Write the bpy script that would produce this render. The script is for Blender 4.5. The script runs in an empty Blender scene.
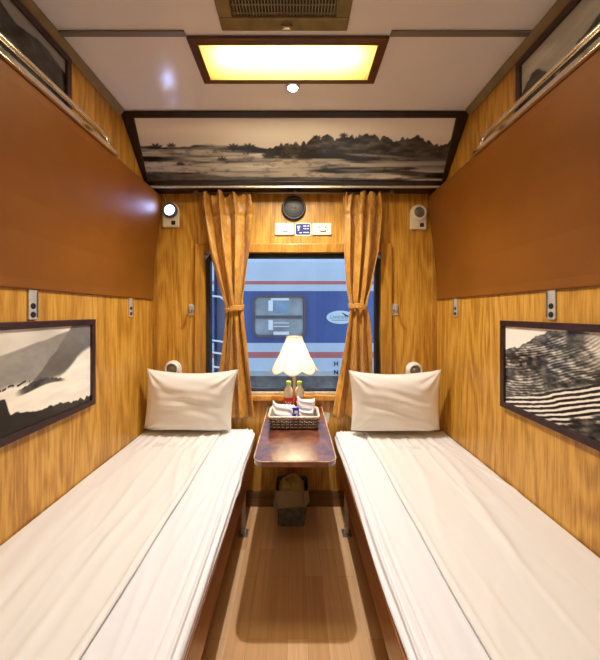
import bpy, math, random
import numpy as np
from mathutils import Vector, Matrix
R = math.radians
PI = math.pi
H = 1.33            # eye height above the floor
D = 2.06            # distance to the window wall
WX = 0.971          # half width of the compartment
CZ = H + 1.118      # ceiling height
COL = bpy.context.scene.collection
scene = bpy.context.scene

# ------------------------------------------------------------------ materials
def new_mat(name):
    m = bpy.data.materials.new(name); m.use_nodes = True
    nt = m.node_tree
    return m, nt, nt.nodes['Principled BSDF']

def mat(name, col, rough=0.5, metal=0.0, var=0.0, vscale=20, bump=0.0, bscale=200, coat=0.0, trans=0.0, alpha=1.0, spec=0.5, stretch=(1, 1, 1), sheen=0.0):
    m, nt, b = new_mat(name)
    L = nt.links
    b.inputs['Base Color'].default_value = (*col, 1)
    b.inputs['Roughness'].default_value = rough
    b.inputs['Metallic'].default_value = metal
    b.inputs['Coat Weight'].default_value = coat
    b.inputs['Transmission Weight'].default_value = trans
    b.inputs['Alpha'].default_value = alpha
    b.inputs['Specular IOR Level'].default_value = spec
    b.inputs['Sheen Weight'].default_value = sheen
    tc = nt.nodes.new('ShaderNodeTexCoord'); mp = nt.nodes.new('ShaderNodeMapping')
    mp.inputs['Scale'].default_value = stretch
    L.new(tc.outputs['Object'], mp.inputs['Vector'])
    if var:
        n = nt.nodes.new('ShaderNodeTexNoise'); n.inputs['Scale'].default_value = vscale; n.inputs['Detail'].default_value = 5
        L.new(mp.outputs[0], n.inputs['Vector'])
        cr = nt.nodes.new('ShaderNodeValToRGB')
        cr.color_ramp.elements[0].position = 0.3; cr.color_ramp.elements[1].position = 0.7
        cr.color_ramp.elements[0].color = (*[c * (1 - var) for c in col], 1)
        cr.color_ramp.elements[1].color = (*[min(1, c * (1 + var)) for c in col], 1)
        L.new(n.outputs['Fac'], cr.inputs['Fac']); L.new(cr.outputs['Color'], b.inputs['Base Color'])
    if bump:
        n = nt.nodes.new('ShaderNodeTexNoise'); n.inputs['Scale'].default_value = bscale; n.inputs['Detail'].default_value = 3
        L.new(mp.outputs[0], n.inputs['Vector'])
        bp = nt.nodes.new('ShaderNodeBump'); bp.inputs['Strength'].default_value = bump; bp.inputs['Distance'].default_value = 0.002
        L.new(n.outputs['Fac'], bp.inputs['Height']); L.new(bp.outputs[0], b.inputs['Normal'])
    return m

def emis(name, col, s):
    m, nt, b = new_mat(name)
    b.inputs['Base Color'].default_value = (*col, 1)
    b.inputs['Emission Color'].default_value = (*col, 1)
    b.inputs['Emission Strength'].default_value = s
    return m

def wood(name, dark, mid, light, rings=9, sc=(5.5, 5.5, 0.9), rough=0.38, coat=0.15, fibre=0.48, bumps=0.08):
    """oak-like veneer, grain along z of the scaled coordinates"""
    m, nt, b = new_mat(name); L = nt.links; N = nt.nodes.new
    tc = N('ShaderNodeTexCoord'); mp = N('ShaderNodeMapping'); mp.inputs['Scale'].default_value = sc
    L.new(tc.outputs['Object'], mp.inputs['Vector'])
    n1 = N('ShaderNodeTexNoise'); n1.inputs['Scale'].default_value = 1.0; n1.inputs['Detail'].default_value = 1.5; n1.inputs['Distortion'].default_value = 0.25
    L.new(mp.outputs[0], n1.inputs['Vector'])
    mul = N('ShaderNodeMath'); mul.operation = 'MULTIPLY'; mul.inputs[1].default_value = rings * 6.28
    L.new(n1.outputs['Fac'], mul.inputs[0])
    sn = N('ShaderNodeMath'); sn.operation = 'SINE'; L.new(mul.outputs[0], sn.inputs[0])
    mp2 = N('ShaderNodeMapping'); mp2.inputs['Scale'].default_value = tuple(s * (22 if s > 2 else 6) for s in sc)
    L.new(tc.outputs['Object'], mp2.inputs['Vector'])
    n2 = N('ShaderNodeTexNoise'); n2.inputs['Scale'].default_value = 1.0; n2.inputs['Detail'].default_value = 5; n2.inputs['Roughness'].default_value = 0.7
    L.new(mp2.outputs[0], n2.inputs['Vector'])
    mr = N('ShaderNodeMapRange'); mr.inputs['From Min'].default_value = -1; mr.inputs['From Max'].default_value = 1
    mr.inputs['To Min'].default_value = 0.24; mr.inputs['To Max'].default_value = 0.76
    L.new(sn.outputs[0], mr.inputs['Value'])
    mx = N('ShaderNodeMix'); mx.data_type = 'FLOAT'; mx.inputs[0].default_value = fibre
    fr = N('ShaderNodeMapRange'); fr.inputs['From Min'].default_value = 0.36; fr.inputs['From Max'].default_value = 0.64
    L.new(n2.outputs['Fac'], fr.inputs['Value'])
    L.new(mr.outputs[0], mx.inputs[2]); L.new(fr.outputs[0], mx.inputs[3])
    mp3 = N('ShaderNodeMapping'); mp3.inputs['Scale'].default_value = tuple(s * (1.8 if s > 2 else 0.3) for s in sc)
    L.new(tc.outputs['Object'], mp3.inputs['Vector'])
    n3 = N('ShaderNodeTexNoise'); n3.inputs['Scale'].default_value = 1.0; n3.inputs['Detail'].default_value = 1
    L.new(mp3.outputs[0], n3.inputs['Vector'])
    mx2 = N('ShaderNodeMix'); mx2.data_type = 'FLOAT'; mx2.inputs[0].default_value = 0.22
    L.new(mx.outputs[0], mx2.inputs[2]); L.new(n3.outputs['Fac'], mx2.inputs[3])
    cr = N('ShaderNodeValToRGB'); e = cr.color_ramp.elements
    e[0].position = 0.31; e[0].color = (*dark, 1); e[1].position = 0.69; e[1].color = (*light, 1)
    k = e.new(0.5); k.color = (*mid, 1)
    L.new(mx2.outputs[0], cr.inputs['Fac']); L.new(cr.outputs['Color'], b.inputs['Base Color'])
    bp = N('ShaderNodeBump'); bp.inputs['Strength'].default_value = bumps; bp.inputs['Distance'].default_value = 0.001
    L.new(n2.outputs['Fac'], bp.inputs['Height']); L.new(bp.outputs[0], b.inputs['Normal'])
    b.inputs['Roughness'].default_value = rough; b.inputs['Coat Weight'].default_value = coat; b.inputs['Coat Roughness'].default_value = 0.15
    return m

OAKC = ((0.38, 0.165, 0.016), (0.55, 0.270, 0.032), (0.66, 0.360, 0.060))
M = {}
M['oak'] = wood('oak_veneer', *OAKC)
M['oak_casing'] = wood('oak_casing', (0.34, 0.15, 0.016), (0.44, 0.20, 0.025), (0.52, 0.26, 0.04), rings=7, rough=0.3)
M['base_dark'] = wood('brown_baseboard', (0.13, 0.06, 0.018), (0.18, 0.085, 0.025), (0.22, 0.11, 0.03), sc=(0.8, 5.5, 5.5))
M['mahogany'] = wood('mahogany_board', (0.14, 0.040, 0.008), (0.24, 0.072, 0.014), (0.32, 0.105, 0.022), sc=(5.5, 0.8, 5.5), rough=0.3, coat=0.4)
M['frame_dark'] = mat('dark_wood_frame', (0.032, 0.010, 0.010), 0.4, var=0.4, vscale=30, coat=0.05)
M['frame_panel'] = mat('dark_panel_frame', (0.020, 0.009, 0.006), 0.35, var=0.4, vscale=25, coat=0.1)
M['lamp_frame'] = mat('red_brown_lamp_frame', (0.085, 0.026, 0.009), 0.3, var=0.3, vscale=15, coat=0.3)
M['leather'] = mat('tan_leatherette', (0.225, 0.076, 0.007), 0.42, var=0.12, vscale=3, bump=0.35, bscale=500, coat=0.0, spec=0.32)
M['chrome'] = mat('polished_steel', (0.88, 0.86, 0.82), 0.17, 1.0)
M['steel'] = mat('brushed_steel', (0.62, 0.60, 0.56), 0.40, 0.45, var=0.15, vscale=60)
M['dull_metal'] = mat('dull_grey_metal', (0.30, 0.28, 0.25), 0.45, 0.8)
M['ceiling'] = mat('ceiling_panel', (0.80, 0.78, 0.77), 0.17, var=0.03, vscale=3, bump=0.10, bscale=90, spec=0.5)
M['seam'] = mat('grey_seam_strip', (0.24, 0.22, 0.20), 0.35, 0.4)
M['trunking'] = mat('olive_trunking', (0.25, 0.19, 0.095), 0.4, var=0.2, vscale=12)
M['ivory'] = mat('ivory_plastic', (0.80, 0.76, 0.66), 0.35)
M['socket'] = mat('cream_plastic', (0.84, 0.76, 0.58), 0.3)
M['black'] = mat('black_plastic', (0.012, 0.012, 0.014), 0.4)
M['black_rubber'] = mat('black_rubber', (0.018, 0.017, 0.018), 0.5)
M['grille'] = mat('speaker_mesh', (0.045, 0.042, 0.038), 0.45, 0.5)
M['lens_off'] = mat('dull_lens', (0.22, 0.21, 0.15), 0.2, 0.3)
M['bluegrey'] = mat('blue_grey_bezel', (0.09, 0.10, 0.16), 0.3)
M['led'] = emis('lit_led', (0.78, 0.85, 1.0), 30)
M['led_read'] = emis('lit_reading_lens', (0.50, 0.62, 1.0), 5)
M['tube'] = emis('fluorescent_tube', (1.0, 0.91, 0.66), 16)
M['vent_frame'] = mat('olive_metal_frame', (0.20, 0.155, 0.06), 0.35, 0.3, var=0.25, vscale=14)
M['vent_dark'] = mat('vent_inside', (0.03, 0.026, 0.014), 0.6)
M['vent_slat'] = mat('vent_slat', (0.38, 0.31, 0.17), 0.4, 0.3)
M['sheet'] = mat('white_sheet', (0.75, 0.745, 0.755), 0.75, bump=0.06, bscale=700, sheen=0.1)
M['cover'] = mat('cream_bedspread', (0.75, 0.725, 0.685), 0.72, bump=0.06, bscale=700, sheen=0.1)
M['pillow'] = mat('cream_pillowcase', (0.80, 0.745, 0.66), 0.75, bump=0.08, bscale=500, sheen=0.1)
M['stitch'] = mat('white_stitching', (0.86, 0.82, 0.74), 0.6)
M['piping'] = mat('pillow_piping', (0.83, 0.76, 0.66), 0.6)
M['paper'] = mat('white_paper', (0.88, 0.87, 0.86), 0.6)
M['towel'] = mat('white_towel', (0.86, 0.86, 0.90), 0.9, bump=0.4, bscale=250)
M['bluepk'] = mat('blue_packet', (0.03, 0.04, 0.60), 0.3)
M['red'] = mat('red_label', (0.55, 0.025, 0.02), 0.35)
M['cap'] = mat('lime_cap', (0.42, 0.62, 0.02), 0.35)
M['bottle'] = mat('clear_bottle', (0.85, 0.74, 0.58), 0.12, trans=0.35)
M['wicker'] = mat('dark_wicker', (0.11, 0.075, 0.05), 0.5, var=0.5, vscale=60)
M['wicker_light'] = mat('pale_wicker', (0.50, 0.42, 0.33), 0.5, var=0.3, vscale=60)
M['brass'] = mat('aged_brass', (0.55, 0.42, 0.24), 0.3, 0.9)
M['bin'] = mat('smoky_bin_plastic', (0.16, 0.17, 0.17), 0.25, alpha=0.85, var=0.4, vscale=25)
M['liner'] = mat('waste_liner', (0.36, 0.31, 0.20), 0.3, bump=0.8, bscale=40, alpha=0.88)
M['rubbish'] = mat('yellow_paper', (0.42, 0.33, 0.10), 0.7, var=0.3, vscale=30)
M['sticker'] = mat('navy_sticker', (0.02, 0.028, 0.16), 0.3)
M['white'] = mat('white_paint', (0.85, 0.85, 0.85), 0.4)
M['ink'] = mat('navy_ink', (0.02, 0.03, 0.08), 0.5)
M['logo_ink'] = mat('grey_blue_ink', (0.20, 0.28, 0.36), 0.5)
M['train_blue'] = mat('blue_coach_paint', (0.062, 0.125, 0.34), 0.22, var=0.12, vscale=3)
M['train_white'] = mat('pale_coach_paint', (0.52, 0.64, 0.77), 0.25, var=0.05, vscale=3)
M['train_red'] = mat('red_coach_stripe', (0.50, 0.16, 0.17), 0.3)
M['train_grey'] = mat('grey_coach_skirt', (0.38, 0.45, 0.48), 0.4, var=0.2, vscale=4)
M['under'] = mat('underframe', (0.13, 0.135, 0.14), 0.6, var=0.4, vscale=6)
M['coach_rim'] = mat('window_gasket', (0.10, 0.10, 0.13), 0.4)
M['coach_glass'] = mat('coach_window_glass', (0.30, 0.36, 0.40), 0.08, var=0.5, vscale=2.2)
M['blind'] = mat('white_blind', (0.80, 0.88, 0.95), 0.5)
M['ballast'] = mat('ballast', (0.17, 0.17, 0.17), 0.9, var=0.6, vscale=40, bump=1.0, bscale=60)
M['door_wood'] = wood('door_veneer', *OAKC, rings=8)
M['corridor'] = mat('corridor_wall', (0.62, 0.50, 0.36), 0.5)

# curtain satin with a damask figure
def curtain_mat():
    m, nt, b = new_mat('gold_damask'); L = nt.links; N = nt.nodes.new
    tc = N('ShaderNodeTexCoord'); mp = N('ShaderNodeMapping'); mp.inputs['Scale'].default_value = (1, 1, 1)
    L.new(tc.outputs['UV'], mp.inputs['Vector'])
    v = N('ShaderNodeTexVoronoi'); v.inputs['Scale'].default_value = 26; v.feature = 'SMOOTH_F1'
    n = N('ShaderNodeTexNoise'); n.inputs['Scale'].default_value = 60; n.inputs['Detail'].default_value = 3
    L.new(mp.outputs[0], v.inputs['Vector']); L.new(mp.outputs[0], n.inputs['Vector'])
    mx = N('ShaderNodeMix'); mx.data_type = 'FLOAT'; mx.inputs[0].default_value = 0.6
    L.new(v.outputs['Distance'], mx.inputs[2]); L.new(n.outputs['Fac'], mx.inputs[3])
    cr = N('ShaderNodeValToRGB'); e = cr.color_ramp.elements
    e[0].position = 0.38; e[0].color = (0.38, 0.160, 0.016, 1); e[1].position = 0.56; e[1].color = (0.51, 0.25, 0.032, 1)
    L.new(mx.outputs[0], cr.inputs['Fac']); L.new(cr.outputs[0], b.inputs['Base Color'])
    rr = N('ShaderNodeMapRange'); rr.inputs['To Min'].default_value = 0.32; rr.inputs['To Max'].default_value = 0.6
    L.new(mx.outputs[0], rr.inputs['Value']); L.new(rr.outputs[0], b.inputs['Roughness'])
    b.inputs['Sheen Weight'].default_value = 0.2
    return m
M['curtain'] = curtain_mat()

def floor_mat():
    m, nt, b = new_mat('laminate_floor'); L = nt.links; N = nt.nodes.new
    tc = N('ShaderNodeTexCoord'); mp = N('ShaderNodeMapping'); mp.inputs['Rotation'].default_value = (0, 0, R(90)); mp.inputs['Location'].default_value = (0.13, 0.03, 0)
    L.new(tc.outputs['Object'], mp.inputs['Vector'])
    br = N('ShaderNodeTexBrick'); br.inputs['Scale'].default_value = 1; br.inputs['Mortar Size'].default_value = 0.0006
    br.inputs['Brick Width'].default_value = 0.46; br.inputs['Row Height'].default_value = 0.082; br.offset = 0.37
    br.inputs['Color1'].default_value = (0.80, 0.49, 0.24, 1); br.inputs['Color2'].default_value = (0.66, 0.36, 0.15, 1)
    br.inputs['Mortar'].default_value = (0.44, 0.22, 0.08, 1); br.inputs['Bias'].default_value = -0.1
    L.new(mp.outputs[0], br.inputs['Vector'])
    mp2 = N('ShaderNodeMapping'); mp2.inputs['Scale'].default_value = (60, 2.5, 1)
    L.new(tc.outputs['Object'], mp2.inputs['Vector'])
    n = N('ShaderNodeTexNoise'); n.inputs['Scale'].default_value = 1; n.inputs['Detail'].default_value = 4
    L.new(mp2.outputs[0], n.inputs['Vector'])
    mr = N('ShaderNodeMapRange'); mr.inputs['To Min'].default_value = 0.72; mr.inputs['To Max'].default_value = 1.25
    L.new(n.outputs['Fac'], mr.inputs['Value'])
    mx = N('ShaderNodeMix'); mx.data_type = 'RGBA'; mx.blend_type = 'MULTIPLY'; mx.inputs[0].default_value = 1
    L.new(br.outputs['Color'], mx.inputs[6])
    cb = N('ShaderNodeCombineColor'); [L.new(mr.outputs[0], cb.inputs[i]) for i in range(3)]
    L.new(cb.outputs[0], mx.inputs[7]); L.new(mx.outputs[2], b.inputs['Base Color'])
    b.inputs['Roughness'].default_value = 0.42
    return m
M['floor'] = floor_mat()

def table_mat():
    m, nt, b = new_mat('lacquered_table'); L = nt.links; N = nt.nodes.new
    tc = N('ShaderNodeTexCoord'); mp = N('ShaderNodeMapping'); mp.inputs['Scale'].default_value = (7, 7, 7)
    L.new(tc.outputs['Object'], mp.inputs['Vector'])
    n = N('ShaderNodeTexNoise'); n.inputs['Scale'].default_value = 2.5; n.inputs['Detail'].default_value = 6; n.inputs['Roughness'].default_value = 0.65
    L.new(mp.outputs[0], n.inputs['Vector'])
    cr = N('ShaderNodeValToRGB'); e = cr.color_ramp.elements
    e[0].position = 0.38; e[0].color = (0.085, 0.022, 0.010, 1); e[1].position = 0.64; e[1].color = (0.30, 0.095, 0.040, 1)
    L.new(n.outputs['Fac'], cr.inputs['Fac']); L.new(cr.outputs[0], b.inputs['Base Color'])
    b.inputs['Roughness'].default_value = 0.30; b.inputs['Coat Weight'].default_value = 1.0; b.inputs['Coat Roughness'].default_value = 0.03; b.inputs['Coat IOR'].default_value = 1.62
    return m
M['table'] = table_mat()

def glass_mat(name, tint=(0.90, 0.95, 1.0), refl=1.0):
    m, nt, b = new_mat(name); L = nt.links; N = nt.nodes.new
    nt.nodes.remove(b)
    t = N('ShaderNodeBsdfTransparent'); t.inputs['Color'].default_value = (*tint, 1)
    g = N('ShaderNodeBsdfGlossy'); g.inputs['Roughness'].default_value = 0.02
    f = N('ShaderNodeFresnel'); f.inputs['IOR'].default_value = 1.45
    mx = N('ShaderNodeMixShader'); L.new(f.outputs[0], mx.inputs[0]); L.new(t.outputs[0], mx.inputs[1]); L.new(g.outputs[0], mx.inputs[2])
    L.new(mx.outputs[0], nt.nodes['Material Output'].inputs['Surface'])
    return m
M['glass'] = glass_mat('window_glass')

def translucent(name, col, tfac, transp=0.0, ribs=None):
    m, nt, b = new_mat(name); L = nt.links; N = nt.nodes.new
    b.inputs['Base Color'].default_value = (*col, 1); b.inputs['Roughness'].default_value = 0.5
    t = N('ShaderNodeBsdfTranslucent'); t.inputs['Color'].default_value = (*col, 1)
    mx = N('ShaderNodeMixShader'); mx.inputs[0].default_value = tfac
    L.new(b.outputs[0], mx.inputs[1]); L.new(t.outputs[0], mx.inputs[2])
    out = mx
    if transp:
        tp = N('ShaderNodeBsdfTransparent'); tp.inputs['Color'].default_value = (1, 0.96, 0.85, 1)
        m2 = N('ShaderNodeMixShader'); m2.inputs[0].default_value = transp
        L.new(mx.outputs[0], m2.inputs[1]); L.new(tp.outputs[0], m2.inputs[2]); out = m2
    if ribs:
        tc = N('ShaderNodeTexCoord'); w = N('ShaderNodeTexWave'); w.inputs['Scale'].default_value = ribs; w.wave_type = 'BANDS'; w.bands_direction = 'X'
        L.new(tc.outputs['Object'], w.inputs['Vector'])
        mr = N('ShaderNodeMapRange'); mr.inputs['To Min'].default_value = transp - 0.06; mr.inputs['To Max'].default_value = transp + 0.06
        L.new(w.outputs['Fac'], mr.inputs['Value']); L.new(mr.outputs[0], out.inputs[0])
    L.new(out.outputs[0], nt.nodes['Material Output'].inputs['Surface'])
    return m
M['diffuser'] = translucent('ribbed_diffuser', (0.97, 0.90, 0.56), 0.9, 0.20, 22)
M['shade'] = translucent('cream_lampshade', (0.94, 0.88, 0.76), 0.5)
M['fixture_white'] = mat('fixture_reflector', (0.88, 0.80, 0.50), 0.5)

def photo_mat(name):
    m, nt, b = new_mat(name); L = nt.links; N = nt.nodes.new
    a = N('ShaderNodeVertexColor'); a.layer_name = 'Col'
    L.new(a.outputs['Color'], b.inputs['Base Color'])
    b.inputs['Roughness'].default_value = 0.28; b.inputs['Coat Weight'].default_value = 0.35; b.inputs['Coat Roughness'].default_value = 0.06
    return m
M['photo'] = photo_mat('printed_photograph')

# ------------------------------------------------------------------ mesh tools
class MB:
    def __init__(s): s.v = []; s.f = []; s.m = []; s.uv = None
    def add(s, vs, fs, mi=0):
        o = len(s.v); s.v += [tuple(v) for v in vs]; s.f += [tuple(i + o for i in f) for f in fs]; s.m += [mi] * len(fs); return s
    def box(s, x0, x1, y0, y1, z0, z1, mi=0, mtx=None):
        vs = [Vector((x, y, z)) for z in (z0, z1) for y in (y0, y1) for x in (x0, x1)]
        if mtx: vs = [mtx @ v for v in vs]
        return s.add(vs, [(0, 2, 3, 1), (4, 5, 7, 6), (0, 1, 5, 4), (2, 6, 7, 3), (0, 4, 6, 2), (1, 3, 7, 5)], mi)
    def prism(s, pts, a0, a1, axis='y', mi=0, mtx=None):
        n = len(pts); vs = []
        for a in (a0, a1):
            for p, q in pts:
                v = {'x': (a, p, q), 'y': (p, a, q), 'z': (p, q, a)}[axis]
                vs.append(mtx @ Vector(v) if mtx else v)
        fs = [tuple(range(n))[::-1], tuple(range(n, 2 * n))] + [(i, (i + 1) % n, n + (i + 1) % n, n + i) for i in range(n)]
        return s.add(vs, fs, mi)
    def tube(s, pts, r, seg=10, closed=False, mi=0):
        P = [Vector(p) for p in pts]; n = len(P); vs = []; up = None
        rr = r if isinstance(r, (list, tuple)) else [r] * n
        for i, p in enumerate(P):
            if closed: t = P[(i + 1) % n] - P[i - 1]
            else: t = P[min(i + 1, n - 1)] - P[max(i - 1, 0)]
            t.normalize()
            if up is None: up = Vector((0, 0, 1)) if abs(t.z) < 0.9 else Vector((1, 0, 0))
            a = (up - t * up.dot(t)).normalized(); b = t.cross(a); up = a
            for k in range(seg):
                g = 2 * PI * k / seg; vs.append(p + (a * math.cos(g) + b * math.sin(g)) * rr[i])
        fs = []
        for i in range(n if closed else n - 1):
            j = (i + 1) % n
            for k in range(seg):
                l = (k + 1) % seg; fs.append((i * seg + k, i * seg + l, j * seg + l, j * seg + k))
        if not closed: fs += [tuple(range(seg))[::-1], tuple(range((n - 1) * seg, n * seg))]
        return s.add(vs, fs, mi)
    def lathe(s, prof, c=(0, 0, 0), seg=32, axis='z', mi=0, mod=None):
        vs = []; c = Vector(c); n = len(prof)
        for r, h in prof:
            for k in range(seg):
                g = 2 * PI * k / seg; rk, hk = (mod(r, h, g) if mod else (r, h))
                a, b = rk * math.cos(g), rk * math.sin(g)
                v = (a, b, hk) if axis == 'z' else (a, hk, b) if axis == 'y' else (hk, a, b)
                vs.append(c + Vector(v))
        fs = [(i * seg + k, i * seg + (k + 1) % seg, (i + 1) * seg + (k + 1) % seg, (i + 1) * seg + k) for i in range(n - 1) for k in range(seg)]
        if prof[0][0] > 1e-5 and not mod: fs.append(tuple(range(seg))[::-1])
        if prof[-1][0] > 1e-5 and not mod: fs.append(tuple(range((n - 1) * seg, n * seg)))
        return s.add(vs, fs, mi)
    def grid(s, fn, nu, nv, mi=0, closed_u=False):
        vs = [fn(i / nu, j / nv) for j in range(nv + 1) for i in range(nu + 1)]
        fs = [(j * (nu + 1) + i, j * (nu + 1) + i + 1, (j + 1) * (nu + 1) + i + 1, (j + 1) * (nu + 1) + i) for j in range(nv) for i in range(nu)]
        s.uv = [(i / nu, j / nv) for j in range(nv + 1) for i in range(nu + 1)]
        return s.add(vs, fs, mi)
    def build(s, name, mats, parent=None, smooth=False, bevel=0, solid=0, base=None, sub=0):
        """base: world point that becomes the object's origin"""
        if not isinstance(mats, (list, tuple)): mats = [mats]
        off = Vector(base) if base is not None else Vector((0, 0, 0))
        me = bpy.data.meshes.new(name); me.from_pydata([tuple(Vector(v) - off) for v in s.v], [], s.f)
        for m in mats: me.materials.append(m)
        me.polygons.foreach_set('material_index', s.m)
        me.update()
        import bmesh
        bm = bmesh.new(); bm.from_mesh(me)
        bmesh.ops.recalc_face_normals(bm, faces=bm.faces); bm.to_mesh(me); bm.free()
        if s.uv and len(s.uv) == len(me.vertices):
            u = me.uv_layers.new(name='UVMap')
            for lp in me.loops: u.data[lp.index].uv = s.uv[lp.vertex_index]
        if smooth: me.shade_smooth()
        o = bpy.data.objects.new(name, me); COL.objects.link(o)
        if parent is not None:
            o.parent = parent; o.location = off - Vector(parent.location)
        else: o.location = off
        if solid:
            d = o.modifiers.new('Solid', 'SOLIDIFY'); d.thickness = solid; d.offset = 0
        if bevel:
            d = o.modifiers.new('Bevel', 'BEVEL'); d.width = bevel; d.segments = 3; d.limit_method = 'ANGLE'
            d.harden_normals = False
        if sub:
            d = o.modifiers.new('Sub', 'SUBSURF'); d.levels = sub; d.render_levels = sub
        return o

def tag(o, label, cat, group=None, kind=None):
    o['label'] = label; o['category'] = cat
    if group: o['group'] = group
    if kind: o['kind'] = kind
    return o
def thing(name, loc, label, cat, group=None):
    o = bpy.data.objects.new(name, None); o.empty_display_size = 0.05; COL.objects.link(o); o.location = loc
    return tag(o, label, cat, group)
def struct(o, label=None, cat=None):
    o['kind'] = 'structure'
    if label: o['label'] = label
    if cat: o['category'] = cat
    return o
def setting(name, loc, label, cat):
    o = thing(name, loc, label, cat); o['kind'] = 'structure'; return o
def part(mb, name, mats, parent, **k):
    """mesh given in world coordinates, origin at the parent's origin (parent at top level, unrotated)"""
    base = parent.matrix_world.translation if False else world_loc(parent)
    o = mb.build(name, mats, None, base=base, **k); o.parent = parent; o.location = (0, 0, 0)
    return o
def world_loc(o):
    v = Vector(o.location); p = o.parent
    while p: v += Vector(p.location); p = p.parent
    return v
def rrect(x0, x1, z0, z1, r, n=6):
    pts = []
    for cx, cz, a in ((x1 - r, z0 + r, -90), (x1 - r, z1 - r, 0), (x0 + r, z1 - r, 90), (x0 + r, z0 + r, 180)):
        for k in range(n + 1):
            g = R(a + 90 * k / n); pts.append((cx + r * math.cos(g), cz + r * math.sin(g)))
    return pts
def text_part(name, s, size, mtx, m, parent, depth=0.001, bold=0.0, align='CENTER'):
    cu = bpy.data.curves.new(name, 'FONT'); cu.body = s; cu.size = size; cu.extrude = depth; cu.align_x = align; cu.align_y = 'CENTER'; cu.offset = bold
    tmp = bpy.data.objects.new(name + '_src', cu); COL.objects.link(tmp)
    dg = bpy.context.evaluated_depsgraph_get()
    me = bpy.data.meshes.new_from_object(tmp.evaluated_get(dg)); bpy.data.objects.remove(tmp)
    me.transform(mtx @ Matrix.Identity(4)); me.transform(Matrix.Translation(-world_loc(parent)))
    me.materials.clear(); me.materials.append(m)
    o = bpy.data.objects.new(name, me); COL.objects.link(o); o.parent = parent
    return o

# ------------------------------------------------------------------ value noise
rng = np.random.RandomState(5)
NT = rng.rand(256, 256)
def vn(x, y):
    xi = np.floor(x).astype(int); yi = np.floor(y).astype(int); fx = x - xi; fy = y - yi
    fx = fx * fx * (3 - 2 * fx); fy = fy * fy * (3 - 2 * fy)
    a = NT[xi % 256, yi % 256]; b = NT[(xi + 1) % 256, yi % 256]; c = NT[xi % 256, (yi + 1) % 256]; d = NT[(xi + 1) % 256, (yi + 1) % 256]
    return (a * (1 - fx) + b * fx) * (1 - fy) + (c * (1 - fx) + d * fx) * fy
def fbm(x, y, o=4):
    s = 0; a = 0.5; t = 0
    for k in range(o): s = s + a * vn(x * 2 ** k + 17 * k, y * 2 ** k + 31 * k); t += a; a *= 0.5
    return s / t
def sstep(a, b, x):
    t = np.clip((x - a) / (b - a), 0, 1); return t * t * (3 - 2 * t)
def lerp(a, b, t): return a * (1 - t) + b * t

# ================================================================== SETTING
BY = -0.50   # doorway wall behind the viewpoint
struct(MB().box(-WX - 0.03, WX + 0.03, BY - 1.3, D + 0.10, -0.04, 0).build('floor', M['floor']), 'laminate plank floor of the compartment', 'floor')
RX0, RX1, RY0, RY1 = -0.404, 0.347, 1.241, 1.433
struct(MB().box(-WX - 0.03, RX0, BY - 1.3, D + 0.10, CZ, CZ + 0.02).box(RX1, WX + 0.03, BY - 1.3, D + 0.10, CZ, CZ + 0.02).box(RX0, RX1, BY - 1.3, RY0, CZ, CZ + 0.02).box(RX0, RX1, RY1, D + 0.10, CZ, CZ + 0.02).build('ceiling', M['ceiling']), 'pale ceiling panels', 'ceiling')
for s, nm in ((-1, 'wall_left'), (1, 'wall_right')):
    a, b = sorted((s * WX, s * (WX + 0.03)))
    struct(MB().box(a, b, BY - 0.04, D + 0.10, -0.02, CZ).build(nm, M['oak']), 'oak veneer side wall', 'wall')
wx0, wx1, wz0, wz1 = -0.615, 0.585, H - 0.565, H + 0.405     # opening in the window wall
mb = MB()
mb.box(-WX, wx0, D, D + 0.1, 0, CZ).box(wx1, WX, D, D + 0.1, 0, CZ).box(wx0, wx1, D, D + 0.1, 0, wz0).box(wx0, wx1, D, D + 0.1, wz1, CZ)
struct(mb.build('wall_end', M['oak']), 'oak veneer window wall', 'wall')
mb = MB()
dx = 0.36
mb.box(-WX, -dx, BY - 0.04, BY, 0, CZ).box(dx, WX, BY - 0.04, BY, 0, CZ).box(-dx, dx, BY - 0.04, BY, 2.02, CZ)
struct(mb.build('wall_back', M['oak']), 'veneer wall with the open doorway', 'wall')
d1 = setting('door_1', (0, BY, 0), 'open sliding door at the corridor side', 'door')
part(MB().box(-dx - 0.66, -dx + 0.04, BY - 0.085, BY - 0.05, 0.01, 2.04), 'door_panel', M['door_wood'], d1, bevel=0.003)
part(MB().tube([(-dx + 0.0, BY - 0.048, 0.95), (-dx + 0.0, BY - 0.03, 0.97), (-dx + 0.0, BY - 0.03, 1.12), (-dx + 0.0, BY - 0.048, 1.14)], 0.007), 'door_handle', M['chrome'], d1, smooth=True)
part(MB().box(-dx - 0.0, -dx + 0.03, BY - 0.045, BY + 0.012, 0, 2.02).box(dx - 0.03, dx, BY - 0.045, BY + 0.012, 0, 2.02).box(-dx, dx, BY - 0.045, BY + 0.012, 2.0, 2.03), 'door_frame', M['oak_casing'], d1)
struct(MB().box(-1.6, 1.6, BY - 1.30, BY - 1.26, 0, CZ).build('wall_corridor', M['corridor']), 'corridor wall beyond the doorway', 'wall')
struct(MB().box(-WX, WX, D - 0.012, D, 0, 0.107).build('baseboard_end', M['base_dark'], bevel=0.002), 'dark brown baseboard under the table', 'baseboard')
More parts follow.
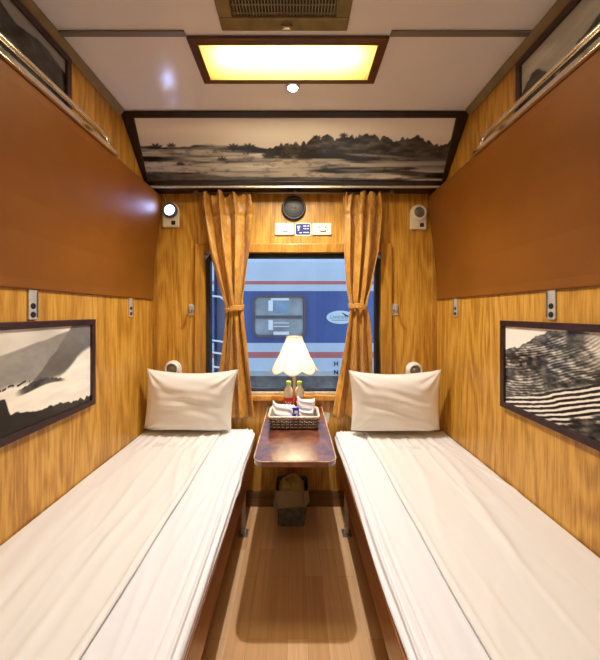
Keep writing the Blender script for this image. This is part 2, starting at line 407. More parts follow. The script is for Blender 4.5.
# ceiling seam and corner trunking
struct(MB().box(-0.945, -0.44, 1.188, 1.212, CZ - 0.008, CZ).box(0.383, 0.945, 1.188, 1.212, CZ - 0.008, CZ)
       .build('trim_1', M['seam'], bevel=0.002), 'narrow metal strip across the ceiling', 'trim')
for i, s in enumerate((-1, 1)):
    pts = [(s * WX, CZ), (s * (WX - 0.032), CZ), (s * (WX - 0.032), CZ - 0.008), (s * (WX - 0.010), CZ - 0.034), (s * WX, CZ - 0.034)]
    struct(MB().prism(pts, BY, 1.655, 'y').build('trim_%d' % (i + 2), M['trunking'], bevel=0.003), 'brown cable trunking in the ceiling corner', 'trim')

for i, s in enumerate((-1, 1)):
    struct(MB().box(*sorted((s * (WX - 0.0005), s * (WX - 0.030))), D - 0.010, D - 0.0003, 0.11, CZ).build('trim_%d' % (i + 4), M['oak_casing'], bevel=0.003), 'brown corner strip at the window wall', 'trim')
# window
w = setting('window_1', (0, D, wz0), 'compartment window with oak casing and black gasket', 'window')
cx0, cx1, cz0, cz1 = -0.683, 0.66, H - 0.635, H + 0.465
mb = MB()
for a in ((cx0, wx0 - 0.0, cz0 + 0.07, cz1), (wx1, cx1, cz0 + 0.07, cz1)): mb.box(a[0], a[1], D - 0.022, D, a[2], a[3])
mb.box(wx0, wx1, D - 0.022, D, wz1, cz1)
part(mb, 'casing', M['oak_casing'], w, bevel=0.004)
part(MB().box(cx0, cx1, D - 0.040, D + 0.045, wz0 - 0.035, wz0), 'sill', M['oak_casing'], w, bevel=0.004)
def ring(x0, x1, z0, z1, t, y0, y1, r, n=8):
    m_ = MB(); o = rrect(x0, x1, z0, z1, r, n); i = rrect(x0 + t, x1 - t, z0 + t, z1 - t, max(r - t, 0.004), n); k = len(o)
    vs = [(p[0], y, p[1]) for y in (y0, y1) for p in o] + [(p[0], y, p[1]) for y in (y0, y1) for p in i]
    fs = []
    for a in range(k):
        b = (a + 1) % k
        fs += [(a, b, k + b, k + a), (2 * k + a, 3 * k + a, 3 * k + b, 2 * k + b), (a, 2 * k + a, 2 * k + b, b), (k + a, k + b, 3 * k + b, 3 * k + a)]
    return m_.add(vs, fs)
part(ring(wx0, wx1, wz0, wz1, 0.030, D + 0.012, D + 0.06, 0.06), 'gasket', M['black_rubber'], w, smooth=False)
part(MB().box(wx0 + 0.02, wx1 - 0.02, D + 0.004, D + 0.04, wz0, wz0 + 0.016), 'bottom_rail', M['steel'], w, bevel=0.002)
part(MB().box(wx0 + 0.01, wx1 - 0.01, D + 0.033, D + 0.037, wz0 + 0.005, wz1 - 0.005), 'glass', M['glass'], w)

# outside ground
struct(MB().box(-14, 14, D + 0.3, 24, -1.15, -1.05).build('ground', M['ballast']), 'track bed outside the window', 'ground')

# ================================================================== COACH OUTSIDE
TY = 4.2
def tx(px): return (px - 295) / 300 * TY
def tz(py): return H + (312 - py) / 300 * TY
tr = thing('railway_coach', (0, TY, -0.85), 'blue and white passenger coach standing on the next track outside the window', 'train')
bands = [(tz(374), 'train_grey'), (tz(358), 'train_white'), (tz(352), 'train_red'), (tz(343), 'train_white'), (tz(291), 'train_blue'), (tz(284), 'train_white'), (tz(281), 'train_red'), (tz(263), 'train_white'), (tz(256), 'train_white')]
zs = [tz(376), tz(371), tz(358), tz(352), tz(343), tz(291), tz(284.5), tz(281), tz(262)]
cols = ['train_grey', 'train_white', 'train_red', 'train_white', 'train_blue', 'train_white', 'train_red', 'train_white']
prof = [(TY, z) for z in zs]
for k in range(1, 8):
    g = R(90 * k / 7); prof.append((TY + 1.45 * (1 - math.cos(g)), zs[-1] + 0.62 * math.sin(g))); cols.append('train_white')
mnames = ['train_grey', 'train_white', 'train_red', 'train_blue']
mb = MB()
X0, X1 = tx(236), 7.5
n = len(prof); vs = [(x, y, z) for x in (X0, X1) for y, z in prof]
for i in range(n - 1): mb.add([(X0, *prof[i]), (X1, *prof[i]), (X1, *prof[i + 1]), (X0, *prof[i + 1])], [(0, 1, 2, 3)], mnames.index(cols[i]))
back = [(2 * (TY + 1.45) - y, z) for y, z in prof][::-1]
full = prof + back
for X in (X0, X1): mb.add([(X, *p) for p in full], [tuple(range(len(full)))], 3)
for i in range(len(back) - 1): mb.add([(X0, *back[i]), (X1, *back[i]), (X1, *back[i + 1]), (X0, *back[i + 1])], [(0, 1, 2, 3)], 3)
mb.add([(X0, *prof[0]), (X1, *prof[0]), (X1, *back[-1]), (X0, *back[-1])], [(0, 1, 2, 3)], 0)
part(mb, 'body', [M[k] for k in mnames], tr)
# neighbouring coach to the left of the gangway, same livery
mb = MB(); X2 = tx(214)
for i in range(n - 1): mb.add([(-7.5, *prof[i]), (X2, *prof[i]), (X2, *prof[i + 1]), (-7.5, *prof[i + 1])], [(0, 1, 2, 3)], mnames.index(cols[i]))
for X in (-7.5, X2): mb.add([(X, *p) for p in full], [tuple(range(len(full)))], 3)
for i in range(len(back) - 1): mb.add([(-7.5, *back[i]), (X2, *back[i]), (X2, *back[i + 1]), (-7.5, *back[i + 1])], [(0, 1, 2, 3)], 3)
tr2 = thing('railway_coach', (-4, TY, -0.85), 'end of the second coach, left of the gangway with the white handrails', 'train')
part(mb, 'body', [M[k] for k in mnames], tr2)
part(MB().box(-7.0, X2 - 0.3, TY + 0.2, TY + 2.6, -0.75, tz(376)), 'underframe', M['under'], tr2)
part(MB().box(X2 + 0.01, X0 - 0.01, TY + 0.10, TY + 2.0, tz(385), tz(262)), 'gangway', mat('gangway_rubber', (0.10, 0.14, 0.24), 0.6), tr)
for a, b in ((296, 310), (340, 346), (352, 360), (366, 372)):
    part(MB().tube([(X2 - 0.02, TY - 0.03, tz(a)), (X2 + 0.1, TY - 0.05, tz(a + 1)), (X0 + 0.02, TY - 0.05, tz(b)), (X0 + 0.03, TY + 0.01, tz(b + 1))], 0.014, 8), 'handrail', M['white'], tr, smooth=True)
# coach window
wf = part(ring(tx(252.5), tx(306), tz(337.5), tz(295), 0.036, TY - 0.03, TY + 0.01, 0.10), 'window_frame', M['coach_rim'], tr)
part(MB().box(tx(255), tx(303), TY - 0.012, TY + 0.004, tz(336), tz(297)), 'window_pane', M['coach_glass'], wf)
part(MB().box(tx(256), tx(302), TY - 0.026, TY - 0.008, tz(318.5), tz(315.5)), 'window_bar', M['coach_rim'], wf)
for a, b, c_, d_ in ((268.5, 273, 311, 300.5), (268.5, 273, 330, 320), (271, 289, 300.5, 298), (273.5, 289, 336, 331.5), (274, 289, 323.3, 322.5), (274, 289, 326.8, 326)):
    part(MB().box(tx(a), tx(b), TY - 0.018, TY - 0.008, tz(c_), tz(d_)), 'blind', M['blind'], wf)
part(MB().box(tx(273.5), tx(289), TY - 0.016, TY - 0.008, tz(313), tz(301.5)), 'inner_pane', mat('pale_blue_pane', (0.22, 0.36, 0.52), 0.2, var=0.2, vscale=5), wf)
# oval emblem
ox, oz, orx, orz = tx(340.5), tz(317.3), 14 / 300 * TY, 6.6 / 300 * TY
ell = lambda k: [(ox + orx * k * math.cos(R(a)), oz + orz * k * math.sin(R(a))) for a in range(0, 360, 8)]
em = part(MB().prism(ell(1), TY - 0.006, TY + 0.002, 'y'), 'emblem', mat('emblem_white', (0.62, 0.78, 0.85), 0.4), tr)
RX = Matrix.Rotation(R(90), 4, 'X')
text_part('emblem_lettering', 'Livitrans', 0.075, Matrix.Translation((ox - 0.02, TY - 0.008, oz + 0.005)) @ RX, M['logo_ink'], em)
mb = MB().box(ox - 0.12, ox + 0.10, TY - 0.008, TY - 0.005, oz - 0.045, oz - 0.035)
part(mb, 'emblem_underline', M['logo_ink'], em)
bird = [(ox + 0.01, oz + 0.066), (ox + 0.045, oz + 0.058), (ox + 0.085, oz + 0.032), (ox + 0.125, oz + 0.02), (ox + 0.10, oz + 0.006), (ox + 0.065, oz + 0.018), (ox + 0.04, oz + 0.042)]
part(MB().prism(bird, TY - 0.009, TY - 0.005, 'y'), 'emblem_bird', M['ink'], em)
text_part('lettering', 'H', 0.085, Matrix.Translation((tx(336), TY - 0.004, tz(364))) @ RX, M['ink'], tr, bold=0.003)
text_part('lettering', 'N', 0.085, Matrix.Translation((tx(336), TY - 0.004, tz(372.5))) @ RX, M['ink'], tr, bold=0.003)
# underframe, bogies
part(MB().box(X0 + 0.05, X1 - 0.3, TY + 0.15, TY + 2.6, tz(390), tz(376)), 'underframe', M['under'], tr)
for bx in (tx(262), tx(330), 4.6):
    bg = part(MB().prism([(bx - 0.55, -0.28), (bx - 0.4, -0.05), (bx + 0.4, -0.05), (bx + 0.55, -0.28), (bx + 0.25, -0.32), (bx - 0.25, -0.32)], TY + 0.12, TY + 0.24, 'y'), 'bogie', M['under'], tr, bevel=0.01)
    for q in (-0.34, 0.34):
        part(MB().lathe([(0.001, -0.04), (0.06, -0.05), (0.09, -0.02), (0.33, -0.02), (0.36, 0.0), (0.36, 0.06), (0.001, 0.06)], (bx + q, TY + 0.2, -0.63), 32, 'y'), 'wheel', M['under'], bg, smooth=False)
part(MB().box(tx(280), tx(312), TY + 0.08, TY + 0.8, -0.55, tz(394)), 'equipment_box', M['under'], tr, bevel=0.02)

# ================================================================== CEILING FITTINGS
lx0, lx1, ly0, ly1 = -0.44, 0.383, 1.211, 1.455
cl = thing('ceiling_lamp', (-0.03, 1.33, CZ), 'long rectangular ceiling lamp in a red-brown wooden frame, glowing yellow behind ribbed plastic', 'lamp')
t_ = 0.034
mb = MB(); zc0, zc1 = CZ - 0.014, CZ + 0.0
mb.box(lx0, lx1, ly0, ly0 + t_, zc0, zc1).box(lx0, lx1, ly1 - 0.026, ly1, zc0, zc1).box(lx0, lx0 + t_ + 0.006, ly0 + t_, ly1 - 0.026, zc0, zc1).box(lx1 - t_ - 0.006, lx1, ly0 + t_, ly1 - 0.026, zc0, zc1)
part(mb, 'frame', M['lamp_frame'], cl, bevel=0.004)
mb = MB(); ux0, ux1, uy0, uy1 = lx0 + 0.036, lx1 - 0.036, ly0 + 0.03, ly1 - 0.022
part(MB().box(ux0, ux1, uy0, uy1, CZ - 0.0125, CZ - 0.0110), 'diffuser', M['diffuser'], cl)
part(MB().box(ux0, ux1, uy0, uy1, CZ + 0.085, CZ + 0.09).box(ux0 - 0.004, ux0, uy0, uy1, CZ - 0.008, CZ + 0.09).box(ux1, ux1 + 0.004, uy0, uy1, CZ - 0.008, CZ + 0.09).box(ux0, ux1, uy0 - 0.004, uy0, CZ - 0.008, CZ + 0.09).box(ux0, ux1, uy1, uy1 + 0.004, CZ - 0.008, CZ + 0.09), 'reflector', M['fixture_white'], cl)
for yy in (uy0 + 0.045, uy0 + 0.085):
    part(MB().tube([(ux0 + 0.06, yy, CZ + 0.030), (ux1 - 0.06, yy, CZ + 0.030)], 0.010, 10), 'tube', M['tube'], cl, smooth=True)
dl = thing('downlight', (-0.011, 1.487, CZ), 'small round lit spotlight set in the ceiling beside the long lamp', 'lamp')
part(MB().lathe([(0.024, -0.0), (0.036, -0.001), (0.037, -0.006), (0.030, -0.012), (0.025, -0.012), (0.024, 0)], (-0.011, 1.487, CZ), 32), 'bezel', M['chrome'], dl, smooth=True)
part(MB().lathe([(0.0001, -0.018), (0.012, -0.0165), (0.020, -0.012), (0.0245, -0.006), (0.0245, -0.002), (0.0001, -0.002)], (-0.011, 1.487, CZ), 24), 'lens', M['led'], dl, smooth=True)

vx0, vx1, vy0, vy1 = -0.287, 0.205, 0.80, 1.178
av = thing('air_vent', (-0.04, 0.99, CZ), 'rectangular ceiling air vent in an olive metal frame with close slats', 'vent')
mb = MB(); t_ = 0.055
pr = lambda a0, a1: None
mb.box(vx0, vx1, vy0, vy0 + t_, CZ - 0.018, CZ).box(vx0, vx1, vy1 - t_, vy1, CZ - 0.018, CZ).box(vx0, vx0 + t_, vy0 + t_, vy1 - t_, CZ - 0.018, CZ).box(vx1 - t_, vx1, vy0 + t_, vy1 - t_, CZ - 0.018, CZ)
part(mb, 'frame', M['vent_frame'], av, bevel=0.006)
part(MB().box(vx0 + t_, vx1 - t_, vy0 + t_, vy1 - t_, CZ - 0.003, CZ), 'backing', M['vent_dark'], av)
mb = MB(); random.seed(4)
k = vx0 + t_ + 0.008
while k < vx1 - t_ - 0.004:
    mb.box(k - 0.0012, k + 0.0012, vy0 + t_, vy1 - t_, CZ - 0.012, CZ - 0.003); k += 0.0115
k = vy0 + t_ + 0.02
while k < vy1 - t_: mb.box(vx0 + t_, vx1 - t_, k - 0.0008, k + 0.0008, CZ - 0.008, CZ - 0.004); k += 0.03
part(mb, 'grille', M['vent_slat'], av)
part(MB().tube([(-0.05, vy1 - 0.028, CZ - 0.018), (-0.045, vy1 - 0.028, CZ - 0.028), (-0.02, vy1 - 0.028, CZ - 0.028), (-0.012, vy1 - 0.028, CZ - 0.018)], 0.006, 8), 'catch', M['chrome'], av, smooth=True)

# ================================================================== PHOTOGRAPHS
def tint(g, warm=(1.0, 0.95, 0.88)):
    g = np.clip(g * 1.08, 0, 1) ** 2.2
    return np.stack([g * warm[0], g * warm[1], g * warm[2], np.ones_like(g)], -1)
def photo_plane(name, P, nu, nv, paint, parent, warm=(1.0, 0.95, 0.88)):
    """P(u,v) -> world point; paint(u,v) -> grey 0..1"""
    u, v = np.meshgrid(np.linspace(0, 1, nu + 1), np.linspace(0, 1, nv + 1))
    mb_ = MB().grid(lambda a, b: P(a, b), nu, nv)
    o = part(mb_, name, M['photo'], parent, smooth=True)
    c = tint(paint(u, v), warm).reshape(-1, 4)
    a = o.data.color_attributes.new('Col', 'FLOAT_COLOR', 'POINT'); a.data.foreach_set('color', c.ravel().astype(np.float32))
    return o

def paint_panorama(u, v):
    n = fbm(u * 9, v * 3 + 2, 5); n2 = fbm(u * 40, v * 22, 4); n3 = fbm(u * 5 + 9, v * 16, 4)
    g = lerp(0.72, 0.84, sstep(0.5, 1, v)) + 0.05 * (fbm(u * 4, v * 3, 2) - .5)
    # far rolling land under mist
    far = 0.55 + 0.04 * np.sin(u * 7) + 0.10 * (fbm(u * 14, u * 0 + 3, 4) - 0.5)
    land = 0.22 + 1.5 * (n3 - 0.38)
    mist = sstep(0.42, 0.66, fbm(u * 4 + 3, v * 11 + 1, 3))
    land = lerp(land, 0.66, mist * 0.85)
    land = land - 0.12 * sstep(0.55, 0.7, n2)
    g = lerp(g, land, sstep(far + 0.015, far - 0.015, v))
    # tree line rising towards the right
    hill = 0.45 + 0.30 * sstep(0.30, 0.62, u) - 0.10 * sstep(0.8, 1.0, u) + 0.10 * (fbm(u * 110, u * 0, 2) - .5) + 0.07 * (vn(u * 48, u * 0 + 2) - .5) + 0.12 * (fbm(u * 30, u * 0 + 8, 4) - .5) - 0.03
    base = 0.46 + 0.02 * np.sin(u * 11) - 0.05 * sstep(0.5, 0.9, u)
    tm = sstep(hill + 0.01, hill - 0.01, v) * sstep(base - 0.02, base + 0.02, v) * sstep(0.27, 0.34, u)
    g = lerp(g, 0.16 + 0.45 * (n2 - 0.45), tm * 0.92)
    right = sstep(0.80, 0.95, u) * sstep(0.15, 0.3, v) * sstep(hill + 0.01, hill - 0.01, v)
    g = lerp(g, 0.22 + 0.2 * (n2 - .4), right * 0.8)
    g = lerp(g, 0.60, sstep(0.25, 0.28, v) * sstep(0.36, 0.32, v) * sstep(0.68, 0.8, u) * 0.7)
    # palms and boats
    for cx_, cz_, s_ in ((0.43, 0.44, 0.040), (0.53, 0.40, 0.036), (0.415, 0.40, 0.03), (0.30, 0.56, 0.025), (0.57, 0.70, 0.02), (0.655, 0.74, 0.018), (0.10, 0.58, 0.02), (0.47, 0.40, 0.03), (0.62, 0.44, 0.04), (0.12, 0.28, 0.02), (0.26, 0.36, 0.022), (0.05, 0.55, 0.03), (0.35, 0.55, 0.03)):
        dx_ = (u - cx_) / s_; dz_ = (v - cz_) / (s_ * 3.2)
        rr = np.sqrt(dx_ ** 2 + dz_ ** 2); th = np.arctan2(dz_, dx_)
        fr = (0.55 + 0.45 * np.abs(np.cos(th * 4.5 + cx_ * 9)))
        g = lerp(g, 0.14, sstep(fr, fr * 0.6, rr) * 0.85 * sstep(-0.5, 0.1, dz_))
    shore = 0.10 + 0.05 * np.sin(u * 9 + 1) + 0.10 * (fbm(u * 10, u * 0 + 1, 3) - .5)
    g = lerp(g, 0.25 + 0.2 * (n2 - .4), sstep(shore + 0.02, shore - 0.02, v) * sstep(0.72, 0.2, np.abs(u - 0.1)) * 0.9)
    g = 0.5 + (g - 0.5) * 1.15 + 0.04
    return np.clip(g, 0.05, 0.88)
def paint_valley(u, v):      # mountain in mist, u from near end to far end
    n = fbm(u * 30, v * 20, 4)
    g = 0.66 + 0.22 * sstep(0.55, 0.95, fbm(u * 3, v * 2 + u, 3) * 0.6 + v * 0.55) + 0.0 * u
    ridge1 = 0.66 + 0.28 * sstep(0.35, 0.75, u)
    r2 = 0.56 + 0.16 * (u - 0.36)
    g = lerp(g, 0.56 - 0.10 * v + 0.1 * (n - .5), sstep(0.012, -0.012, v - (0.76 + 0.48 * (u - 0.45) + 0.03 * (fbm(u * 14, u * 0 + 2, 3) - .5))) * 0.85)
    # big dark slope on the far side
    d = (u - (0.60 + 0.50 * (v - 0.42) - 0.10 * (v - 0.42) ** 2 + 0.02 * (fbm(v * 12, v * 0, 3) - .5)))
    slope = sstep(-0.004, 0.006, d) * sstep(0.42, 0.46, v + 0.02 * (n - .5))
    g = lerp(g, 0.36 + 0.10 * sstep(0.5, 0.95, v) + 0.06 * (n - .5), slope)
    # bright fog sea
    fogtop = 0.42 + 0.30 * sstep(0.72, 1.0, u) + 0.05 * (fbm(u * 12, u * 0 + 4, 4) - .5) - 0.03 * np.sin(u * 9)
    fog = 0.84 + 0.10 * (fbm(u * 8, v * 14, 3) - .5)
    g = lerp(g, fog + 0.06, sstep(fogtop + 0.03, fogtop - 0.03, v))
    isl = 0.385 + 0.075 * np.exp(-((u - 0.66) / 0.10) ** 2) + 0.02 * (vn(u * 80, u * 0) - .5)
    ism = sstep(isl + .004, isl - .004, v) * sstep(0.355 + 0.02 * np.sin(u * 20), 0.375 + 0.02 * np.sin(u * 20), v) * sstep(0.52, 0.58, u) * sstep(0.82, 0.76, u)
    g = lerp(g, 0.20 + 0.3 * (n - .4), ism)
    rd = 0.44 + 0.12 * (u - 0.4); g = lerp(g, 0.12, sstep(0.014, 0.006, np.abs(v - rd - 0.01 * np.sin(u * 90))) * sstep(0.38, 0.42, u) * sstep(0.62, 0.58, u) * (vn(u * 130, u * 0) > 0.35))
    fg = 0.03 + 0.36 * np.clip(0.98 - u, 0, 1) ** 0.9 * 0.9 + 0.16 * sstep(0.51, 0.48, u) - 0.02 + 0.05 * (fbm(u * 22, u * 0 + 2, 4) - .5) + 0.05 * sstep(0.80, 0.88, u) * vn(u * 60, u * 0) + 0.035 * vn(u * 45, u * 0 + 5)
    g = lerp(g, 0.17 + 0.06 * (n - .5), sstep(fg + 0.006, fg - 0.006, v))
    return g
def paint_terraces(u, v):    # u from far end to near end
    n = fbm(u * 34, v * 30, 4); n2 = fbm(u * 9, v * 8, 4)
    hgt = v * 1.0 - 0.85 * u + 0.10 * np.sin(u * 5.2) + 0.10 * (fbm(u * 3, v * 3, 3) - .5)
    fine = 0.5 + 0.5 * np.sin(hgt * 190 + 3 * n)
    g = 0.40 + 0.30 * (fine - .5) + 0.75 * (n - .5)
    dark = sstep(0.50, 0.62, n2)
    g = lerp(g, 0.20 + 0.45 * (n - .35), dark * 0.85)
    # broad terraces below
    h2 = v * 1.0 - 0.70 * u - 0.35 * u * u + 0.05 * (fbm(u * 4, v * 4 + 7, 3) - .5)
    bold = 0.5 + 0.5 * np.sin((h2 + 0.05 * u) * 118 + 1.5 * n)
    zone = sstep(0.02, -0.02, v - (0.06 + 0.86 * u + 0.06 * (n2 - .5)))
    g = lerp(g, 0.16 + 0.64 * sstep(0.35, 0.75, bold), zone)
    low = sstep(0.02, -0.03, v - (u - 0.31) - 0.25 * (n2 - .5))
    g = lerp(g, 0.22 + 0.6 * (n - .4), low * 0.9)
    # hill outline, trees, pale sky
    hl = 0.70 + 0.28 * sstep(0.0, 0.34, u) + 0.06 * (fbm(u * 30, u * 0, 3) - .5)
    g = lerp(g, 0.35 + 0.5 * (n - .4), sstep(0.07, 0.0, hl - v) * 0.8)
    g = lerp(g, 0.80, sstep(-0.005, 0.008, v - hl))
    mist = sstep(0.42, 0.62, u) * sstep(0.62, 0.95, v + 0.25 * (fbm(u * 5, v * 4, 3) - .5) + 0.1 * u)
    g = lerp(g, 0.74, mist * 0.85)
    tree = sstep(0.055, 0.03, np.abs(u - 0.43)) * sstep(0.80, 0.85, v); g = lerp(g, 0.25 + 0.4 * (n - .4), tree)
    g = 0.45 + (g - 0.45) * 1.3
    return np.clip(g, 0.06, 0.9)
def paint_ridge(u, v):
    n = fbm(u * 30, v * 14, 4)
    g = 0.40 + 0.10 * v
    r = 0.96 - 0.10 * u + 0.18 * (fbm(u * 7, u * 0 + 6, 5) - .5)
    g = lerp(g, 0.13 + 0.3 * (n - .5), sstep(r + 0.01, r - 0.01, v))
    r = 0.66 + 0.10 * np.sin(u * 5) + 0.1 * (fbm(u * 12, u * 0 + 1, 4) - .5)
    g = lerp(g, 0.13 + 0.5 * (n - .4), sstep(r + 0.01, r - 0.01, v))
    g = lerp(g, 0.45, sstep(0.10, 0.02, np.abs(v - 0.25 - 0.06 * np.sin(u * 11))) * 0.35)
    return g
def paint_peak(u, v):        # u from far end to near end
    n = fbm(u * 26, v * 14, 4)
    g = 0.50 + 0.10 * v + 0.12 * sstep(0.5, 0.8, fbm(u * 4, v * 6, 3))
    r = 0.56 + 0.20 * np.exp(-((u - 0.08) / 0.07) ** 2) + 0.22 * sstep(0.15, 0.6, u) * (0.6 + 0.4 * fbm(u * 9, u * 0, 3)) - 0.12 * np.exp(-((u - 0.22) / 0.05) ** 2) + 0.03 * (vn(u * 60, u * 0) - .5)
    g = lerp(g, 0.16 + 0.25 * (n - .4), sstep(r + 0.01, r - 0.01, v))
    return g

# slanted panorama above the window wall
A0 = Vector((0, 1.95, H + 0.828)); A1 = Vector((0, 1.668, CZ)); av_ = (A1 - A0); LEN = av_.length; av_.normalize()
an = Vector((1, 0, 0)).cross(av_).normalized()
if an.y > 0: an = -an           # faces the room
pp = thing('framed_photograph', (0, 1.95, H + 0.828), 'wide black and white river landscape print in a dark frame slanting above the window', 'picture')
def PP(x, t, o=0.0): return Vector((x, 0, 0)) + A0 + av_ * t + an * o
mb = MB()
def bar(quad, o0, o1, m_):
    vs = [PP(x, t, o0) for x, t in quad] + [PP(x, t, o1) for x, t in quad]
    m_.add(vs, [(0, 1, 2, 3), (7, 6, 5, 4), (0, 4, 5, 1), (1, 5, 6, 2), (2, 6, 7, 3), (3, 7, 4, 0)])
WO = WX - 0.002; ib, it = 0.945, 0.905; b0, b1 = 0.026, LEN - 0.032
bar([(-WO, 0), (WO, 0), (WO, b0), (-WO, b0)], -0.012, 0.012, mb)
bar([(-WO, b1), (WO, b1), (WO, LEN), (-WO, LEN)], -0.012, 0.012, mb)
for s in (-1, 1):
    bar([(s * WO, b0), (s * ib, b0), (s * it, b1), (s * WO, b1)], -0.012, 0.012, mb)
part(mb, 'frame', M['frame_panel'], pp, bevel=0.003)
photo_plane('print', lambda a, b: PP(lerp(-lerp(ib, it, b), lerp(ib, it, b), a), lerp(b0, b1, b), 0.002), 420, 130, paint_panorama, pp, (1.0, 0.95, 0.89))
part(MB().box(-WO, WO, 1.942, 1.952, H + 0.805, H + 0.818), 'lower_strip', M['steel'], pp, bevel=0.002)
part(MB().box(-WO, WO, 1.952, D - 0.001, H + 0.812, H + 0.826), 'underside_board', M['frame_panel'], pp)

# pictures on the side walls
def wall_picture(s, y0, y1, z0, z1, bw, paint, label, nu, nv, flip, warm):
    o = thing('framed_photograph', (s * (WX - 0.01), (y0 + y1) / 2, z0), label, 'picture')
    a, b = sorted((s * WX - s * 0.001, s * (WX - 0.022)))
    m_ = MB()
    m_.box(a, b, y0, y1, z0, z0 + bw).box(a, b, y0, y1, z1 - bw, z1).box(a, b, y0, y0 + bw, z0 + bw, z1 - bw).box(a, b, y1 - bw, y1, z0 + bw, z1 - bw)
    part(m_, 'frame', M['frame_dark'], o, bevel=0.003)
    xx = s * (WX - 0.012)
    f = (lambda u, v: (xx, lerp(y1 - bw, y0 + bw, u), lerp(z0 + bw, z1 - bw, v))) if flip else (lambda u, v: (xx, lerp(y0 + bw, y1 - bw, u), lerp(z0 + bw, z1 - bw, v)))
    photo_plane('print', f, nu, nv, paint, o, warm)
    return o
wall_picture(-1, 0.58, 1.431, H - 0.439, H - 0.034, 0.026, paint_valley, 'dark-framed print of a misty mountain valley on the left wall above the bed', 320, 160, False, (1.0, 0.93, 0.80))
wall_picture(1, 0.55, 1.392, H - 0.436, H - 0.039, 0.026, paint_terraces, 'dark-framed print of striped rice terraces on the right wall above the bed', 420, 240, True, (1.0, 0.93, 0.80))
wall_picture(-1, 0.45, 1.278, H + 0.70, H + 1.075, 0.026, paint_ridge, 'dark-framed mountain ridge print high on the left wall behind the chrome rail', 220, 100, False, (0.95, 0.95, 1.0))
wall_picture(1, 0.45, 1.294, H + 0.70, H + 1.068, 0.026, paint_peak, 'dark-framed print of cloudy peaks high on the right wall behind the chrome rail', 220, 100, True, (1.0, 0.95, 0.88))

# ================================================================== UPPER BERTHS
def upper_berth(s):
    side = 'left' if s < 0 else 'right'
    o = thing('upper_berth', (s * (WX - 0.03), 1.03, H + 0.08), 'tan leatherette upper berth folded up against the %s wall' % side, 'berth', )
    pr = [(WX - 0.004, 0.080), (0.958, 0.085), (0.960, 0.12), (0.955, 0.28), (0.943, 0.40), (0.925, 0.53), (0.911, 0.65), (0.900, 0.74), (0.901, 0.775), (0.912, 0.793), (0.93, 0.798), (0.945, 0.798), (0.945, 0.70), (WX - 0.004, 0.60)]
    pts = [(s * x, H + z) for x, z in pr]
    part(MB().prism(pts, 0.06, 2.036, 'y'), 'cushion_panel', M['leather'], o, bevel=0.008)
    # chrome channel along the upper edge and the guard rail above it
    ch = [(0.888, 0.782), (0.892, 0.806), (0.912, 0.815), (0.930, 0.815), (0.930, 0.800), (0.913, 0.796), (0.901, 0.780)]
    part(MB().prism([(s * x, H + z) for x, z in ch], 0.06, 1.50, 'y'), 'edge_channel', M['chrome'], o, bevel=0.002)
    x = s * 0.912; zr = H + 0.850
    rl = part(MB().tube([(x, 0.10, H + 0.812), (x, 0.105, zr - 0.015), (x, 0.125, zr), (x, 0.9, zr), (x, 1.40, zr), (x, 1.445, zr - 0.003), (x, 1.462, zr - 0.016), (x, 1.468, H + 0.812)], 0.0125, 12), 'guard_rail', M['chrome'], o, smooth=True)
    part(MB().box(*sorted((s * 0.90, s * 0.925)), 1.48, 1.53, H + 0.79, H + 0.806), 'end_clip', M['dull_metal'], o, bevel=0.003)
    return o
upper_berth(-1); upper_berth(1)
def bracket(s, y, label):
    a, b = sorted((s * (WX - 0.001), s * (WX - 0.007)))
    o = thing('berth_bracket', (s * WX, y, H - 0.028), label, 'bracket')
    part(MB().prism(rrect(y - 0.018, y + 0.018, H - 0.028, H + 0.082, 0.005), a, b, 'x'), 'plate', M['steel'], o, bevel=0.001)
    for z in (H - 0.010, H + 0.022):
        part(MB().lathe([(0.001, -s * 0.0085), (0.010, -s * 0.0085), (0.012, -s * 0.0065), (0.012, -s * 0.005)], (s * WX, y, z), 20, 'x'), 'screw', M['black'], o, smooth=False)
    lip = part(MB().box(*sorted((s * (WX - 0.007), s * (WX - 0.011))), y + 0.015, y + 0.019, H - 0.020, H + 0.075), 'flange', M['dull_metal'], o, bevel=0.001)
for s, sd in ((-1, 'left'), (1, 'right')):
    bracket(s, 1.105 if s < 0 else 1.130, 'steel plate with two dark screws on the %s wall right above the large picture' % sd)
    bracket(s, 1.765 if s < 0 else 1.805, 'narrow steel plate under the folded berth on the %s wall, nearer the pillow' % sd)

